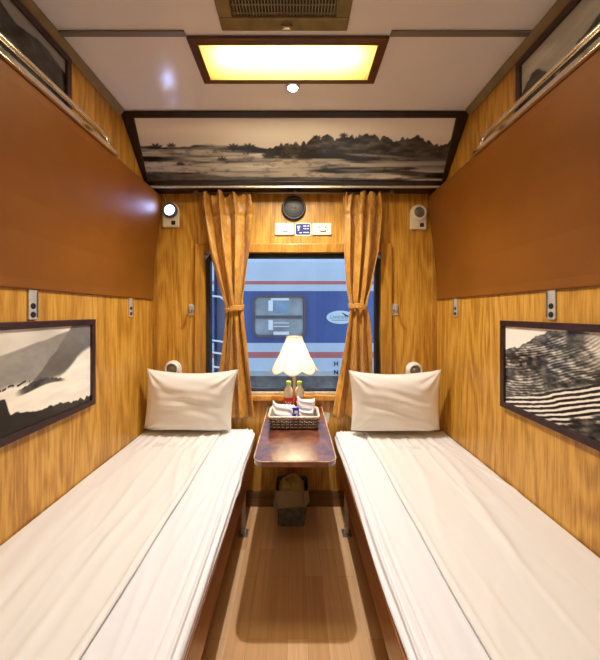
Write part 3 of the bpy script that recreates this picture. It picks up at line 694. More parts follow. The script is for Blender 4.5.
# ================================================================== WINDOW WALL FITTINGS
def reading_lamp(cx, ztop, lit, label):
    w_, h_ = 0.055, 0.166
    o = thing('reading_lamp', (cx, D, ztop - h_), label, 'lamp')
    pts = [(cx - w_, ztop - h_), (cx + w_, ztop - h_)] + [(cx + w_ * math.cos(R(a)), ztop - w_ + w_ * math.sin(R(a))) for a in range(0, 181, 12)]
    part(MB().prism(pts, D - 0.022, D - 0.0005, 'y'), 'base_plate', M['ivory'], o, bevel=0.005)
    c = (cx, D - 0.022, ztop - w_ - 0.002)
    b = part(MB().lathe([(0.050, 0.0), (0.050, -0.012), (0.043, -0.022), (0.037, -0.022), (0.036, -0.012)], c, 36, 'y', mod=lambda r, h, g: (r, h)), 'bezel', M['bluegrey'] if lit else M['ivory'], o, smooth=True)
    part(MB().lathe([(0.0005, -0.022), (0.02, -0.020), (0.036, -0.013)], c, 32, 'y', mod=lambda r, h, g: (r, h)), 'lens', M['led_read'] if lit else M['lens_off'], o, smooth=True)
    if not lit:
        mb_ = MB()
        for r in (0.012, 0.022, 0.031): mb_.tube([(cx + r * math.cos(R(a)), D - 0.043 + 0.0006 * r / 0.01, c[2] + r * math.sin(R(a))) for a in range(0, 360, 15)], 0.0014, 6, True)
        part(mb_, 'lens_rings', M['dull_metal'], o, smooth=True)
    part(MB().box(cx + 0.008, cx + 0.034, D - 0.028, D - 0.021, ztop - 0.152, ztop - 0.126), 'switch', M['black'], o, bevel=0.002)
    return o
reading_lamp(-0.846, H + 0.745, True, 'lit ivory reading lamp on the window wall at the upper left')
reading_lamp(0.840, H + 0.730, False, 'unlit ivory reading lamp on the window wall at the upper right')
reading_lamp(-0.832, H - 0.330, False, 'unlit reading lamp half hidden behind the left pillow')
reading_lamp(0.812, H - 0.340, False, 'unlit reading lamp half hidden behind the right pillow')
tag(MB().tube([(-0.885, D - 0.006, H + 0.745), (-0.888, D - 0.006, H + 0.775), (-0.900, D - 0.006, H + 0.81)], 0.0035, 8).build('cable', M['ivory'], smooth=True, base=(-0.885, D, H + 0.745)), 'short pale cable rising from the lit reading lamp', 'cable')

sp = thing('wall_speaker', (-0.009, D, H + 0.63), 'round black loudspeaker on the window wall above the sockets', 'speaker')
c = (-0.009, D, H + 0.709)
part(MB().lathe([(0.083, -0.0005), (0.083, -0.012), (0.076, -0.020), (0.066, -0.018), (0.064, -0.012)], c, 48, 'y', mod=lambda r, h, g: (r, h)), 'rim', M['black'], sp, smooth=True)
part(MB().lathe([(0.0005, -0.016), (0.03, -0.0155), (0.065, -0.011)], c, 48, 'y', mod=lambda r, h, g: (r, h)), 'grille', M['grille'], sp, smooth=True)
mb = MB()
for k in range(1, 9): mb.tube([(c[0] + 0.0075 * k * math.cos(R(a)), D - 0.0165 + 0.00045 * k, c[2] + 0.0075 * k * math.sin(R(a))) for a in range(0, 360, 10)], 0.0011, 5, True)
part(mb, 'grille_rings', M['black'], sp, smooth=True)
part(MB().lathe([(0.0005, -0.020), (0.007, -0.019), (0.010, -0.0155)], c, 20, 'y', mod=lambda r, h, g: (r, h)), 'centre_cap', M['chrome'], sp, smooth=True)

for x0, x1, lb, wide in ((-0.137, -0.009, 'cream wall socket left of the navy sticker', False), (0.119, 0.249, 'cream wall socket right of the navy sticker', True)):
    o = thing('wall_socket', ((x0 + x1) / 2, D, H + 0.527), lb, 'socket')
    part(MB().prism(rrect(x0, x1, H + 0.527, H + 0.608, 0.006), D - 0.011, D - 0.0005, 'y'), 'plate', M['socket'], o, bevel=0.003)
    cx = (x0 + x1) / 2 + 0.006; mb = MB()
    if wide:
        mb.box(cx - 0.030, cx - 0.022, D - 0.0125, D - 0.0105, H + 0.572, H + 0.582).box(cx + 0.016, cx + 0.024, D - 0.0125, D - 0.0105, H + 0.572, H + 0.582)
        mb.box(cx - 0.016, cx + 0.020, D - 0.0125, D - 0.0105, H + 0.546, H + 0.553).box(cx - 0.024, cx - 0.014, D - 0.0125, D - 0.0105, H + 0.551, H + 0.557).box(cx + 0.016, cx + 0.022, D - 0.0125, D - 0.0105, H + 0.55, H + 0.558)
    else:
        mb.box(cx - 0.014, cx - 0.002, D - 0.0125, D - 0.0105, H + 0.547, H + 0.553).box(cx + 0.002, cx + 0.014, D - 0.0125, D - 0.0105, H + 0.547, H + 0.553)
    part(mb, 'pin_holes', M['black'], o)
st = thing('sticker', (0.056, D, H + 0.535), 'navy blue sticker with white marks between the two wall sockets', 'sticker')
part(MB().prism(rrect(-0.002, 0.112, H + 0.522, H + 0.612, 0.016), D - 0.002, D - 0.0004, 'y'), 'backing', M['socket'], st)
part(MB().prism(rrect(0.004, 0.106, H + 0.530, H + 0.604, 0.012), D - 0.004, D - 0.0015, 'y'), 'print', M['sticker'], st)
z = H + 0.567
part(MB().prism([(0.014, z + 0.022), (0.036, z + 0.022), (0.035, z + 0.014), (0.029, z + 0.012), (0.028, z - 0.010), (0.021, z - 0.010), (0.019, z + 0.010)], D - 0.0055, D - 0.0035, 'y'), 'white_mark', M['white'], st)
for a, b, q in ((0.056, 0.078, 0.022), (0.084, 0.098, 0.022), (0.058, 0.076, 0.004), (0.080, 0.094, 0.004), (0.056, 0.080, -0.022), (0.084, 0.097, -0.022), (0.030, 0.046, -0.024)):
    part(MB().box(a, b, D - 0.0055, D - 0.0035, z + q - 0.0026, z + q + 0.0026), 'white_mark', M['white'], st)


for s, cx in ((-1, -0.705), (1, 0.682)):
    o = thing('coat_hook', (cx, D, H - 0.02), 'small metal coat hook beside the window casing on the %s' % ('left' if s < 0 else 'right'), 'hook')
    part(MB().prism(rrect(cx - 0.024, cx + 0.024, H - 0.022, H + 0.054, 0.006), D - 0.006, D - 0.0005, 'y'), 'plate', M['steel'], o, bevel=0.002)
    part(MB().tube([(cx, D - 0.006, H + 0.035), (cx, D - 0.03, H + 0.030), (cx, D - 0.038, H + 0.008), (cx, D - 0.033, H - 0.008), (cx, D - 0.052, H - 0.004), (cx, D - 0.058, H + 0.012)], 0.0055, 10), 'prong', M['dull_metal'], o, smooth=True)
    part(MB().box(cx - 0.018, cx + 0.018, D - 0.016, D - 0.006, H + 0.012, H + 0.048), 'hinge_block', M['steel'], o, bevel=0.003)

tg = MB().prism(rrect(-0.021, 0.021, -0.036, 0.036, 0.004), -0.004, 0, 'y', mtx=Matrix.Translation((0.213, D - 0.001, H - 0.725)) @ Matrix.Rotation(R(10), 4, 'Y'))
tag(tg.build('wall_tag', M['ivory'], base=(0.213, D, H - 0.76)), 'small white plastic tag on the wall right of the table', 'tag')

# ================================================================== CURTAINS
cr_ = thing('curtain_rail', (0, 1.99, H + 0.79), 'thin rail under the slanted print carrying both curtains', 'rail')
part(MB().tube([(-0.68, 1.995, H + 0.793), (0.66, 1.995, H + 0.793)], 0.005, 10), 'rod', M['dull_metal'], cr_, smooth=True)
for x in (-0.66, 0.0, 0.64): part(MB().box(x - 0.01, x + 0.01, 1.988, 2.002, H + 0.79, H + 0.811), 'rail_bracket', M['dull_metal'], cr_, bevel=0.002)
def curtain(keys, seed, tie, label, folds):
    """keys: (z, xl, xr, depth amplitude)"""
    rnd = random.Random(seed)
    ph = [rnd.uniform(0, 6.28) for _ in range(6)]
    zt = keys[0][0]
    def at(z):
        for a, b in zip(keys, keys[1:]):
            if z >= b[0]:
                t = (z - b[0]) / (a[0] - b[0]); t = t if not (b[0] == tie[0]) else t ** 1.3
                return [lerp(b[k], a[k], t) for k in (1, 2, 3)]
        return keys[-1][1:]
    def f(u, v):
        z = lerp(keys[0][0], keys[-1][0], v); xl, xr, am = at(z)
        if v < 0.035: am *= 0.7
        wob = u + 0.020 * math.sin(2 * PI * u * 2 + ph[0] + 2.0 * v) + 0.012 * math.sin(7 * v + ph[1] + u * 5)
        x = lerp(xl, xr, wob)
        w_ = 2 * PI * folds * u
        y = 1.990 + am * (1.25 * math.cos(w_ + ph[2] + 0.5 * math.sin(5 * v + ph[3])) + 0.22 * math.cos(2.3 * w_ + ph[4] + 2 * v))
        nt_ = math.exp(-((z - tie[0]) / 0.10) ** 2)
        x += 0.006 * math.sin(w_ * 1.9 + 12 * v) * (1 + nt_)
        if v < 0.09:                                   # ruffled heading
            k = 1 - v / 0.09
            y += 0.014 * k * math.sin(w_ * 2.1 + ph[5]); z += 0.016 * k * math.sin(w_ * 1.3 + ph[4])
            x += 0.006 * k * math.sin(w_ * 3.1)
        if abs(v - 0.095) < 0.012: y += 0.010 * (1 - abs(v - 0.095) / 0.012)
        if v > 0.9: z += 0.006 * math.sin(w_ + ph[0]) * (v - 0.9) * 10
        return (x, min(y, 2.030), H + z)
    cx = (tie[1] + tie[2]) / 2
    o = thing('curtain', (cx, 1.99, H + keys[-1][0]), label, 'curtain')
    part(MB().grid(f, 120, 150), 'cloth', M['curtain'], o, smooth=True, solid=0.002)
    # tieback band with a button
    rx = (tie[2] - tie[1]) / 2 + 0.008; zz = H + tie[0]
    def band(u, v):
        g = 2 * PI * u; tl = tie[3] * math.cos(g)
        return (cx + rx * math.cos(g), 1.990 + 0.036 * math.sin(g) * (1.0 + 0.05 * math.sin(v * 6)), zz + tl + (v - .5) * 0.036 + 0.003 * math.sin(3 * g))
    part(MB().grid(band, 40, 5), 'tieback', M['curtain'], o, smooth=True, solid=0.005)
    part(MB().lathe([(0.0005, -0.008), (0.006, -0.006), (0.0075, 0.0)], (cx + tie[4], 1.950, zz + tie[3] * 0.3 - 0.004), 16, 'y', mod=lambda r, h, g: (r, h)), 'button', M['brass'], o, smooth=True)
curtain([(0.785, -0.622, -0.300, 0.020), (0.70, -0.618, -0.294, 0.020), (0.40, -0.562, -0.300, 0.022), (0.15, -0.490, -0.330, 0.016), (0.02, -0.458, -0.348, 0.010), (-0.10, -0.468, -0.338, 0.016), (-0.40, -0.500, -0.300, 0.020), (-0.70, -0.520, -0.258, 0.022)],
        3, (0.02, -0.458, -0.348, 0.010, -0.03), 'gold damask curtain tied back at the left side of the window', 3.2)
curtain([(0.785, 0.316, 0.566, 0.020), (0.70, 0.314, 0.572, 0.020), (0.40, 0.324, 0.548, 0.022), (0.15, 0.350, 0.500, 0.016), (0.035, 0.366, 0.470, 0.010), (-0.10, 0.345, 0.490, 0.016), (-0.40, 0.300, 0.515, 0.020), (-0.70, 0.255, 0.525, 0.022)],
        8, (0.035, 0.366, 0.470, -0.006, -0.015), 'gold damask curtain tied back at the right side of the window', 3.2)

# ================================================================== TABLE
tb = thing('folding_table', (0, D, H - 0.67), 'dark red lacquered wall table with worn pale edges under the window', 'table')
hw, yf = 0.180, 1.288
def table_outline(k, yb):
    r = 0.045; pts = [(-hw + k, yb), ]
    for cx, a0 in ((-hw + r, 180), (hw - r, 270)):
        for q in range(9):
            g = R(a0 + 90 * q / 8); pts.append((cx + (r - k) * math.cos(g), yf + r + (r - k) * math.sin(g)))
    pts.append((hw - k, yb)); return pts
tt = part(MB().prism(table_outline(0, D - 0.001), H - 0.668, H - 0.640, 'z'), 'tabletop', M['table'], tb, bevel=0.004)
ed = table_outline(-0.0012, D - 0.003)
part(MB().tube([(x, y, H - 0.6425) for x, y in ed], 0.0026, 8), 'worn_edge', mat('worn_edge', (0.60, 0.44, 0.33), 0.5, var=0.5, vscale=25), tt, smooth=True)
part(MB().box(-0.15, 0.15, D - 0.03, D - 0.001, H - 0.71, H - 0.668), 'wall_cleat', M['mahogany'], tb, bevel=0.003)
for s in (-1, 1):
    part(MB().tube([(s * 0.10, D - 0.006, H - 0.95), (s * 0.10, D - 0.02, H - 0.93), (s * 0.10, 1.68, H - 0.674)], 0.006, 10), 'support_arm', M['dull_metal'], tb, smooth=True)
TZ = H - 0.640

# table lamp
lc = (-0.004, 1.905)
tl = thing('table_lamp', (lc[0], lc[1], TZ), 'lit table lamp with a cream scalloped bell shade in front of the window', 'lamp')
part(MB().lathe([(0.043, 0), (0.045, 0.006), (0.036, 0.014), (0.016, 0.022), (0.010, 0.04), (0.014, 0.06), (0.009, 0.08), (0.008, 0.20), (0.013, 0.215), (0.008, 0.23), (0.008, 0.33)], (lc[0], lc[1], TZ), 28), 'stand', M['brass'], tl, smooth=True)
ztop = H - 0.155 - TZ; zbot = H - 0.362 - TZ
def shade_mod(r, h, g):
    k = (h - zbot) / (ztop - zbot)
    lobe = abs(math.cos(g * 4 + 0.3))
    w_ = max(0, 1 - k) ** 1.5
    return (r * (1 + 0.05 * w_ * lobe), h + (0.010 - 0.026 * lobe) * max(0, 1 - k * 4))
prof_s = []
for i in range(25):
    k = i / 24; r = 0.048 + (0.146 - 0.048) * ((1 - k) ** 1.15 * 0.86 + 0.14 * (1 - k) ** 5); prof_s.append((r, lerp(zbot, ztop, k)))
sh = part(MB().lathe(prof_s, (lc[0], lc[1], TZ), 96, mod=shade_mod), 'lamp_shade', M['shade'], tl, smooth=True, solid=0.0015)
mb = MB()
for k in range(8):
    g = PI / 8 - 0.075 + k * PI / 4
    mb.tube([(lc[0] + (shade_mod(r, h, g)[0] + 0.001) * math.cos(g), lc[1] + (shade_mod(r, h, g)[0] + 0.001) * math.sin(g), TZ + shade_mod(r, h, g)[1]) for r, h in prof_s[::2]], 0.0016, 6)
for rr, zz in ((0.050, ztop), (0.054, ztop - 0.028)):
    mb.tube([(lc[0] + rr * math.cos(R(a)), lc[1] + rr * math.sin(R(a)), TZ + zz) for a in range(0, 360, 12)], 0.0022, 6, True)
mb.tube([(lc[0] + (shade_mod(*prof_s[0], R(a))[0] + 0.001) * math.cos(R(a)), lc[1] + (shade_mod(*prof_s[0], R(a))[0] + 0.001) * math.sin(R(a)), TZ + shade_mod(*prof_s[0], R(a))[1]) for a in range(0, 360, 3)], 0.0022, 6, True)
part(mb, 'shade_trim', mat('shade_trim', (0.40, 0.30, 0.20), 0.6), sh, smooth=True)
part(MB().lathe([(0.012, 0.33), (0.014, 0.345), (0.028, 0.375), (0.030, 0.395), (0.022, 0.42), (0.0005, 0.43)], (lc[0], lc[1], TZ), 20), 'bulb', emis('warm_bulb', (1.0, 0.86, 0.60), 24), tl, smooth=True)

# basket
bkx, bky = -0.006, 1.708
bk = thing('basket', (bkx, bky, TZ), 'dark wicker basket with a pale rim at the back of the table', 'basket')
def rr_path(hx, hy, r, n=12, amp=0, cyc=0, phs=0, flare=0):
    pts = rrect(-hx, hx, -hy, hy, r, 5); out = []
    L_ = len(pts); seg = [(Vector(pts[(i + 1) % L_]) - Vector(pts[i])).length for i in range(L_)]; tot = sum(seg)
    m_ = cyc * 6 if cyc else 48
    for q in range(m_):
        d = tot * q / m_; i = 0
        while d > seg[i]: d -= seg[i]; i += 1
        a = Vector(pts[i]); b = Vector(pts[(i + 1) % L_]); p = a.lerp(b, d / seg[i]); t = (b - a).normalized(); nn = Vector((t.y, -t.x))
        p = p + nn * amp * math.sin(2 * PI * q / m_ * cyc + phs); out.append(p)
    return out
mb = MB(); NC = 34
for k in range(8):
    zz = TZ + 0.006 + k * 0.0078; fl = k * 0.0011
    mb.tube([(bkx + p.x, bky + p.y, zz) for p in rr_path(0.128 + fl, 0.076 + fl, 0.02, amp=0.0048, cyc=NC, phs=PI * (k % 2))], 0.0036, 6, True, mi=k % 2)
wv = part(mb, 'weave', [M['wicker'], M['wicker_light']], bk, smooth=True)
mb = MB()
lo = rr_path(0.128, 0.076, 0.02, cyc=NC * 2 // 6 or 1); hi = rr_path(0.137, 0.085, 0.02, cyc=NC * 2 // 6 or 1)
for a, b in zip(lo, hi): mb.tube([(bkx + a.x, bky + a.y, TZ + 0.001), (bkx + b.x, bky + b.y, TZ + 0.066)], 0.0022, 6)
part(mb, 'stakes', M['wicker'], bk, smooth=True)
part(MB().tube([(bkx + p.x, bky + p.y, TZ + 0.070) for p in rr_path(0.138, 0.086, 0.022)], 0.0062, 8, True), 'rim', mat('pale_rim', (0.70, 0.62, 0.52), 0.6, var=0.2, vscale=50), bk, smooth=True)
part(MB().prism([(bkx + p.x, bky + p.y) for p in rr_path(0.126, 0.074, 0.02)], TZ + 0.001, TZ + 0.006, 'z'), 'bottom', M['wicker'], bk)

def cloth_packet(name, cx, cy, w_, d_, z0, z1, tilt, lean, m_, label, cat, seed):
    rnd = random.Random(seed); p = [rnd.uniform(0, 6) for _ in range(6)]
    def f(u, v):
        # closed cross-section in u (front/back), v upwards
        g = 2 * PI * u; ca, sa = math.cos(g), math.sin(g)
        ex = 0.35
        x = w_ * math.copysign(abs(ca) ** ex, ca); y = d_ * math.copysign(abs(sa) ** 0.7, sa)
        k = v; cap = math.sqrt(max(0, 1 - max(0, (k - 0.92) / 0.08) ** 2)) if k > 0.92 else 1
        y *= cap * (1 + 0.25 * math.sin(p[0] + 3 * k + 2 * ca)); x *= (0.97 + 0.03 * cap) * (1 + 0.05 * math.sin(p[1] + 4 * k))
        z = lerp(z0, z1, k) + 0.008 * math.sin(p[2] + 2.5 * ca) * k + 0.12 * tilt * ca * k
        y += lean * k + 0.003 * math.sin(18 * k + 3 * ca + p[3])
        return (cx + x, cy + y, z)
    return tag(MB().grid(f, 40, 26).build(name, m_, smooth=True, base=(cx, cy, z0)), label, cat)
cloth_packet('paper_napkin', bkx - 0.066, bky - 0.030, 0.052, 0.015, TZ + 0.012, TZ + 0.124, -0.10, 0.02, M['paper'], 'white paper packet leaning in the left half of the basket', 'napkin', 1)
cloth_packet('paper_napkin', bkx - 0.022, bky + 0.014, 0.030, 0.012, TZ + 0.012, TZ + 0.098, -0.05, 0.01, M['paper'], 'narrow white packet in the middle of the basket between its fuller neighbours', 'napkin', 2)
cloth_packet('hand_towel', bkx + 0.070, bky + 0.020, 0.048, 0.020, TZ + 0.012, TZ + 0.142, -0.06, 0.01, M['towel'], 'folded white towel standing tallest in the right half of the basket', 'towel', 5)
cloth_packet('hand_towel', bkx + 0.068, bky - 0.034, 0.042, 0.016, TZ + 0.010, TZ + 0.094, 0.05, 0.0, M['towel'], 'low crumpled white cloth at the front right of the basket', 'towel', 7)
bp_ = thing('blue_packet', (bkx + 0.012, bky - 0.052, TZ + 0.012), 'upright blue sachet between the white packets in the basket', 'packet')
part(MB().prism(rrect(bkx - 0.006, bkx + 0.028, TZ + 0.010, TZ + 0.118, 0.006), bky - 0.068, bky - 0.056, 'y', mtx=None), 'wrapper', M['bluepk'], bp_, bevel=0.003)
for a, b, c_, d_ in ((0.002, 0.022, 0.085, 0.100), (0.012, 0.020, 0.065, 0.080)):
    part(MB().box(bkx + a, bkx + b, bky - 0.0695, bky - 0.0675, TZ + c_, TZ + d_), 'white_mark', M['white'], bp_)

def bottle(cx, cy, label):
    o = thing('drink_bottle', (cx, cy, TZ), label, 'bottle', None)
    r = 0.0295
    prof_ = [(0.0005, 0.001), (0.022, 0.0), (r, 0.008), (r, 0.045), (r - 0.0015, 0.05), (r - 0.0015, 0.125), (r, 0.130), (r, 0.145), (0.027, 0.165), (0.018, 0.183), (0.012, 0.192), (0.012, 0.202)]
    part(MB().lathe(prof_, (cx, cy, TZ), 28), 'body', M['bottle'], o, smooth=True)
    part(MB().lathe([(r - 0.001, 0.052), (r - 0.0002, 0.053), (r - 0.0002, 0.1245), (r - 0.001, 0.1255)], (cx, cy, TZ), 28, mod=lambda a, h, g: (a, h)), 'label', M['red'], o, smooth=True)
    mb_ = MB()
    for a0 in (-100, ):
        pts = [(cx + (r + 0.0006) * math.cos(R(a0 + q * 5)), cy + (r + 0.0006) * math.sin(R(a0 + q * 5)), TZ + 0.092 + 0.012 * math.sin(q * 0.9)) for q in range(-6, 10)]
        mb_.tube(pts, 0.0022, 6)
    part(mb_, 'label_swirl', M['white'], o, smooth=True)
    part(MB().lathe([(0.0005, 0.199), (0.0145, 0.199), (0.0152, 0.203), (0.0152, 0.216), (0.0135, 0.219), (0.0005, 0.219)], (cx, cy, TZ), 24), 'cap', M['cap'], o, smooth=False)
bottle(-0.0385, 1.823, 'drink bottle with red label and lime cap behind the basket, left of the pair')
bottle(0.0275, 1.823, 'drink bottle with red label and lime cap behind the basket, right of the pair')

# waste bin
wb = thing('waste_bin', (-0.018, 1.89, 0), 'small smoky plastic waste bin with a folded-over liner under the table', 'bin')
def frus(x0, x1, y0, y1, z0, X0_, X1_, Y0, Y1, z1, t=None):
    a = rrect(x0, x1, y0, y1, 0.02); b = rrect(X0_, X1_, Y0, Y1, 0.025); n_ = len(a)
    vs = [(p[0], p[1], z0) for p in a] + [(p[0], p[1], z1) for p in b]
    return vs, [(i, (i + 1) % n_, n_ + (i + 1) % n_, n_ + i) for i in range(n_)], n_
vs, fs, n_ = frus(-0.105, 0.060, 1.862, 1.965, 0.002, -0.115, 0.078, 1.815, 1.985, 0.245)
part(MB().add(vs, fs + [tuple(range(n_))]), 'body', M['bin'], wb, smooth=False, solid=0.003)
rnd = random.Random(11); ph = [rnd.uniform(0, 6) for _ in range(4)]
def liner(u, v):
    a = rrect(-0.128, 0.088, 1.798, 1.992, 0.03, 8); n_ = len(a); q = u * n_; i = int(q) % n_; p = Vector(a[i]).lerp(Vector(a[(i + 1) % n_]), q - int(q))
    c_ = Vector((-0.02, 1.90)); out = 1 - 0.08 * v * 0 + 0.035 * math.sin(u * 38 + ph[0]) * (1 - v) + 0.02 * math.sin(u * 71 + ph[1])
    k = 0.93 + 0.07 * (1 - v)
    p = c_ + (p - c_) * k * out
    return (p.x, min(p.y, 2.03), lerp(0.165 + 0.02 * math.sin(u * 13 + ph[2]), 0.252, v))
part(MB().grid(liner, 96, 10), 'liner', M['liner'], wb, smooth=True, solid=0.001)
def crumple(u, v):
    x = lerp(-0.10, 0.058, u); y = lerp(1.835, 1.965, v)
    e = min(1, 6 * min(u, 1 - u)) * min(1, 6 * min(v, 1 - v))
    return (x, y, 0.225 + e * (0.045 + 0.018 * math.sin(u * 9 + v * 4) + 0.012 * math.sin(v * 17 + u * 6)))
tag(MB().grid(crumple, 24, 20).build('crumpled_paper', M['rubbish'], smooth=False, solid=0.002, base=(-0.02, 1.90, 0.225)), 'crumpled yellowish paper in the top of the waste bin', 'paper')

# ================================================================== BEDS
def wrinkle_field(seed, xa, xb, ya, yb, n_, mirror):
    rnd = random.Random(seed); W = []
    for k in range(n_):
        x = rnd.uniform(xa, xb); y = rnd.uniform(ya, yb); ang = rnd.gauss(0.10, 0.14); ln = rnd.uniform(0.15, 0.6); wd = rnd.uniform(0.009, 0.030); am = rnd.uniform(0.0012, 0.0044) * rnd.choice((1, 1, -0.7))
        W.append((x, y, math.sin(ang), math.cos(ang), ln, wd, am))
    def h(x, y):
        s_ = 0
        for (a, b, sn, cs, ln, wd, am) in W:
            dx_, dy_ = x - a, y - b; al = dx_ * sn + dy_ * cs; ac = dx_ * cs - dy_ * sn
            if abs(al) < ln * 1.6 and abs(ac) < wd * 3.2:
                ac += 0.01 * math.sin(al * 9 + a * 30)
                s_ += am * math.exp(-(ac / wd) ** 2) * math.exp(-(al / ln) ** 4)
        # gathers just in front of the pillow
        g = math.exp(-((y - 1.80) / 0.10) ** 2)
        s_ += g * 0.0024 * (math.sin(x * 120 + 8 * y) + math.sin(x * 75 + 2))
        return s_
    return h
def bed(s):
    BZ = H - (0.778 if s < 0 else 0.792)      # top of the mattress
    sd = 'left' if s < 0 else 'right'; other = sd
    y0, y1 = 0.08, 2.015
    xin = 0.262
    o = thing('bed_frame', (s * 0.62, 1.05, 0), '%s lower berth base with a red-brown side board and metal legs' % sd, 'bed')
    X = lambda a, b: sorted((s * a, s * b))
    part(MB().box(*X(0.258, 0.280), y0, y1, H - 0.955, H - 0.826), 'side_board', M['mahogany'], o, bevel=0.004)
    part(MB().box(*X(0.280, WX - 0.002), y0, y1, H - 0.945, H - 0.905), 'platform', M['base_dark'], o)
    for yy in (1.80, 0.35):
        lg = part(MB().box(*X(0.296, 0.322), yy - 0.013, yy + 0.013, 0.006, H - 0.945), 'leg', M['steel'], o, bevel=0.003)
        part(MB().box(*X(0.282, 0.338), yy - 0.030, yy + 0.030, 0.0, 0.008), 'foot_plate', M['dull_metal'], lg, bevel=0.002)
    # mattress: body hidden inside the sheet
    mt = thing('mattress', (s * 0.62, 1.05, H - 0.905), 'white sheeted mattress on the %s berth, creased along the aisle edge' % sd, 'mattress')
    hf = wrinkle_field(21 if s < 0 else 22, 0.26, 0.95, 0.1, 1.85, 32, s)
    # section from wall to aisle: distance list
    sec = []
    NS = 110
    rad = 0.032
    flat = (WX - 0.004) - (xin + rad)
    arc = rad * PI / 2; down = 0.055
    tot = flat + arc + down
    def f(u, v):
        d = u * tot; y = lerp(y0, y1, v)
        # rounded far corner in plan
        inset = 0.0
        if y > y1 - 0.07: q = (y - (y1 - 0.07)) / 0.07; inset = 0.07 * (1 - math.sqrt(max(0, 1 - q * q)))
        if d < flat:
            x = WX - 0.004 - d; z = BZ; nx, nz = 0, 1
        elif d < flat + arc:
            g = (d - flat) / rad; x = xin + rad - rad * math.sin(g); z = BZ - rad + rad * math.cos(g); nx, nz = -math.sin(g), math.cos(g)
        else:
            x = xin + 0.20 * (d - flat - arc); z = BZ - rad - (d - flat - arc); nx, nz = -1, 0
        k = min(1, max(0, (WX - 0.004 - x) / 0.03))
        h_ = hf(x, y) * k
        # long folds running along the aisle edge
        e = math.exp(-((d - flat - 0.015) / 0.042) ** 2)
        h_ += e * 0.0085 * math.sin(d * 250 + 2.2 * math.sin(y * 2.1 + s) + 1.3 * math.sin(y * 5.3))* (0.5 + 0.5 * math.sin(y * 3.1 + s * 2)**2)
        h_ += 0.0026 * e * math.sin(d * 420 + 3 * math.sin(y * 1.7))
        sag = -0.006 * math.sin(PI * v) * 0
        if x < 0.40: x = x + inset * max(0, (0.45 - x) / 0.19)
        end = max(0, (v - 0.985) / 0.015)
        return (s * (x + nx * h_), y, z + nz * h_ - 0.03 * end ** 2)
    sh_ = part(MB().grid(f, 190, 330), 'sheet', M['sheet'], mt, smooth=True)
    part(MB().box(*X(0.300, WX - 0.006), y0 + 0.01, y1 - 0.045, H - 0.903, BZ - 0.012), 'pad', M['cover'], mt, bevel=0.01)
    # bedspread on the wall side
    xs = 0.474 if s < 0 else 0.446
    hf2 = wrinkle_field(31 if s < 0 else 33, xs, 0.97, 0.1, 1.85, 32, s)
    def f2(u, v):
        x = lerp(WX - 0.006, xs, u); y = lerp(y0 + 0.01, y1 - 0.06, v)
        edge = 0.003 * math.sin(y * 4 + s) + 0.0015 * math.sin(y * 13)
        x += edge * u
        lip = 1 - max(0, (u - 0.985) / 0.015) ** 2
        hh = max(0.0, hf2(x, y) + 0.0005 + 0.5 * hf(x, y)) 
        return (s * x, y, BZ + 0.0035 + 0.0065 * lip + hh + (0.004 * math.exp(-((u - 0.97) / 0.015) ** 2)))
    tag(MB().grid(f2, 150, 300).build('bedspread', M['cover'], smooth=True, solid=0.003, base=(s * 0.7, 1.05, BZ)), 'thin cream bedspread on the wall side of the %s mattress' % sd, 'bedspread')
    # embroidery by the pillow
    mb_ = MB(); cx = 0.69; cy = 1.74; zz = BZ + 0.0135
    for q in range(9):
        xx = cx - 0.16 + q * 0.04
        mb_.tube([(s * (xx + 0.014 * math.cos(R(a))), cy + 0.010 * math.sin(R(a)) + 0.006 * math.sin(q), zz + 0.0005) for a in range(0, 330, 30)], 0.0011, 5)
    mb_.tube([(s * (cx - 0.17 + 0.017 * q), cy - 0.025 + 0.003 * math.sin(q * 2.2), zz) for q in range(21)], 0.0011, 5)
    tag(mb_.build('stitched_border', M['stitch'], smooth=True, base=(s * cx, cy, BZ)), 'faint white embroidery on the %s bedspread before the pillow' % sd, 'embroidery')
bed(-1); bed(1)

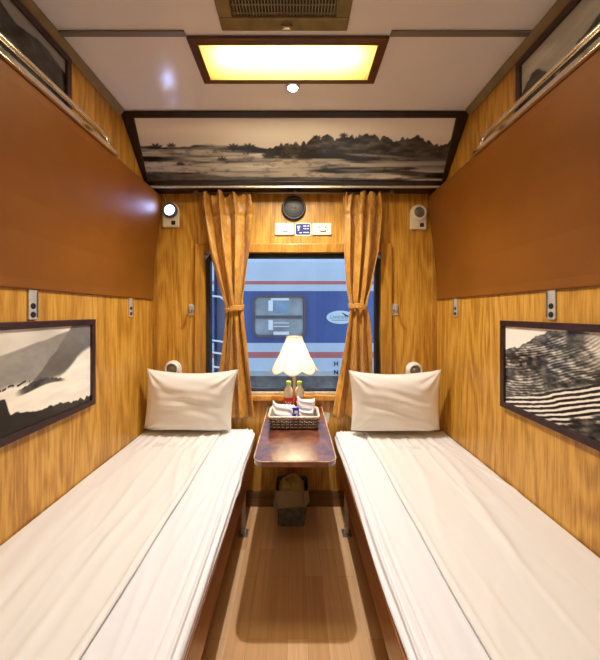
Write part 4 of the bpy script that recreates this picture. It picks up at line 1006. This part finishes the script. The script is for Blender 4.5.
def pillow(cx, yb, zb, hw_, hh_, T, tiltdeg, roll, seed, shear, label):
    rnd = random.Random(seed); ph = [rnd.uniform(0, 6.28) for _ in range(8)]
    mt = Matrix.Translation((cx, yb, zb)) @ Matrix.Rotation(R(roll), 4, 'Y') @ Matrix.Rotation(-R(tiltdeg), 4, 'X')
    def P(u, v, side):
        a = 2 * u - 1; b = 2 * v - 1
        a = math.sin(a * PI / 2) * 0.55 + a * 0.45; b = math.sin(b * PI / 2) * 0.55 + b * 0.45
        x = hw_ * a * (1 - 0.055 * (1 - b * b)); z = hh_ + hh_ * b * (1 - (0.15 if b > 0 else 0.04) * (1 - a * a))
        x += shear * z
        th = T * (max(0, 1 - a ** 4) ** 0.55) * (max(0, 1 - b ** 4) ** 0.55) * (1 - 0.18 * b)
        cr = 0
        for sx in (-1, 1):
            for sz in (-1, 1):
                da, db = a - sx, b - sz; rr = math.hypot(da, db); an_ = math.atan2(db, da)
                cr += 0.0085 * math.exp(-(rr / 0.55) ** 2) * math.sin(an_ * 11 + ph[(sx + sz) % 4]) * min(1, rr * 3)
        cr += 0.0040 * math.sin(b * 9 + a * 2.5 + ph[4] + math.sin(a * 4)) * (1 - a * a) * (1 - b * b)
        cr += 0.0026 * math.sin(b * 21 + a * 5 + ph[5] + 2 * math.sin(a * 3 + ph[6])) * (1 - b * b) * (1 - a * a)
        th = max(0.0005, th + cr * (th / T) ** 0.5) if th > 1e-4 else 0.0
        return mt @ Vector((x, side * th, z))
    o = thing('pillow', (cx, yb, zb), label, 'pillow')
    mb_ = MB(); NU, NV = 72, 56
    mb_.grid(lambda u, v: P(u, v, -1), NU, NV); mb_.grid(lambda u, v: P(1 - u, v, 1), NU, NV); mb_.uv = None
    ob = part(mb_, 'pillowcase', M['pillow'], o, smooth=True)
    import bmesh
    bm = bmesh.new(); bm.from_mesh(ob.data); bmesh.ops.remove_doubles(bm, verts=bm.verts, dist=0.0004); bmesh.ops.recalc_face_normals(bm, faces=bm.faces); bm.to_mesh(ob.data); bm.free(); ob.data.shade_smooth()
    rim = [P(k / 30, 0, -1) for k in range(30)] + [P(1, k / 24, -1) for k in range(24)] + [P(1 - k / 30, 1, -1) for k in range(30)] + [P(0, 1 - k / 24, -1) for k in range(24)]
    part(MB().tube(rim, 0.0028, 6, True), 'piping', M['piping'], o, smooth=True)
    for row, (vv, n_) in enumerate(((0.50, 9), (0.58, 5))):
        mb_ = MB()
        for q in range(n_):
            uu = 0.5 + (q - (n_ - 1) / 2) * 0.045
            mb_.tube([P(uu + 0.014 * math.cos(R(a)), vv + 0.016 * math.sin(R(a)), -1) + Vector((0, -0.0006, 0)) for a in range(0, 300, 30)], 0.0010, 5)
        part(mb_, 'embroidery', M['stitch'], o, smooth=True)
pillow(-0.692, 1.930, H - 0.752, 0.280, 0.203, 0.085, -11, 0.5, 1, 0.14, 'cream pillow leaning on the window wall at the head of the left bed')
pillow(0.645, 1.930, H - 0.758, 0.284, 0.203, 0.085, -11, -0.5, 4, -0.06, 'cream pillow leaning on the window wall at the head of the right bed')

GROUPS = {'reading_lamp': 'reading lamps on the window wall', 'coat_hook': 'coat hooks beside the window', 'berth_bracket': 'steel brackets under the folded berths',
          'drink_bottle': 'drink bottles on the table', 'curtain': 'curtains at the window', 'pillow': 'pillows on the berths', 'wall_socket': 'sockets above the window',
          'framed_photograph': 'framed black and white prints', 'upper_berth': 'folded upper berths', 'bed_frame': 'lower berths', 'mattress': 'mattresses on the lower berths',
          'bedspread': 'bedspreads on the mattresses', 'hand_towel': 'cloths in the basket', 'paper_napkin': 'paper packets in the basket', 'railway_coach': 'coaches outside the window'}
for o in COL.objects:
    if o.parent is None and 'label' in o.keys() and o.name.split('.')[0] in GROUPS: o['group'] = GROUPS[o.name.split('.')[0]]

# ================================================================== LIGHT
def light(name, typ, loc, energy, col, **k):
    d = bpy.data.lights.new(name, typ); d.energy = energy; d.color = col
    for a, b in k.items(): setattr(d, a, b)
    o = bpy.data.objects.new(name, d); COL.objects.link(o); o.location = loc; return o
# the ceiling spotlight
l = light('downlight_beam', 'SPOT', (-0.011, 1.487, CZ - 0.03), 118, (0.95, 0.95, 1.0), spot_size=R(130), spot_blend=1.0, shadow_soft_size=0.018)
# the lit reading lamp throws its beam into the room
l = light('reading_beam', 'SPOT', (-0.846, D - 0.055, H + 0.686), 1.3, (0.42, 0.52, 1.0), spot_size=R(150), spot_blend=0.8, shadow_soft_size=0.036)
l.rotation_euler = (R(95), 0, R(180))
# bulb of the table lamp
light('lamp_bulb', 'POINT', (lc[0], lc[1], TZ + 0.36), 15.0, (1.0, 0.88, 0.70), shadow_soft_size=0.028)
# added fill lights at the door and corridor, each under a made-up unseen lamp body
c2 = thing('ceiling_lamp', (-0.03, 0.1, CZ), 'added lamp body above the fill light near the doorway, out of view', 'lamp')
part(MB().box(-0.44, 0.383, -0.02, 0.22, CZ - 0.02, CZ), 'frame', M['lamp_frame'], c2, bevel=0.004)
l = light('door_fill', 'AREA', (-0.03, 0.10, CZ - 0.024), 6, (1.0, 0.84, 0.58), shape='RECTANGLE', size=0.75, size_y=0.2)
l = light('corridor_fill', 'AREA', (0, BY - 0.65, CZ - 0.05), 7, (1.0, 0.84, 0.60), shape='RECTANGLE', size=0.9, size_y=0.3)  # added fill coming through the doorway from behind the camera
c3 = thing('ceiling_lamp', (0, BY - 0.65, CZ), 'added lamp body above the corridor fill light, out of view', 'lamp')  # unseen fixture added to house the corridor fill
part(MB().box(-0.47, 0.47, BY - 0.82, BY - 0.48, CZ - 0.04, CZ), 'frame', M['lamp_frame'], c3, bevel=0.004)
# tubes of the framed lamp
l = light('tube_glow', 'AREA', (-0.03, 1.325, CZ - 0.034), 9, (1.0, 0.82, 0.50), shape='RECTANGLE', size=0.72, size_y=0.15)

wd = bpy.data.worlds.new('World'); scene.world = wd; wd.use_nodes = True
bg = wd.node_tree.nodes['Background']; bg.inputs['Color'].default_value = (0.72, 0.84, 1.0, 1); bg.inputs['Strength'].default_value = 1.6

# ================================================================== CAMERA
cam = bpy.data.cameras.new('camera'); co = bpy.data.objects.new('camera', cam); COL.objects.link(co)
co.location = (0, 0, H); co.rotation_euler = (R(90), 0, 0)
cam.sensor_fit = 'HORIZONTAL'; cam.sensor_width = 36; cam.lens = 18
cam.shift_x = 5 / 600; cam.shift_y = -18 / 600; cam.clip_start = 0.02
scene.camera = co
vs_ = scene.view_settings
vs_.view_transform = 'Standard'; vs_.look = 'None'; vs_.gamma = 1; vs_.use_curve_mapping = False; vs_.exposure = 0.0
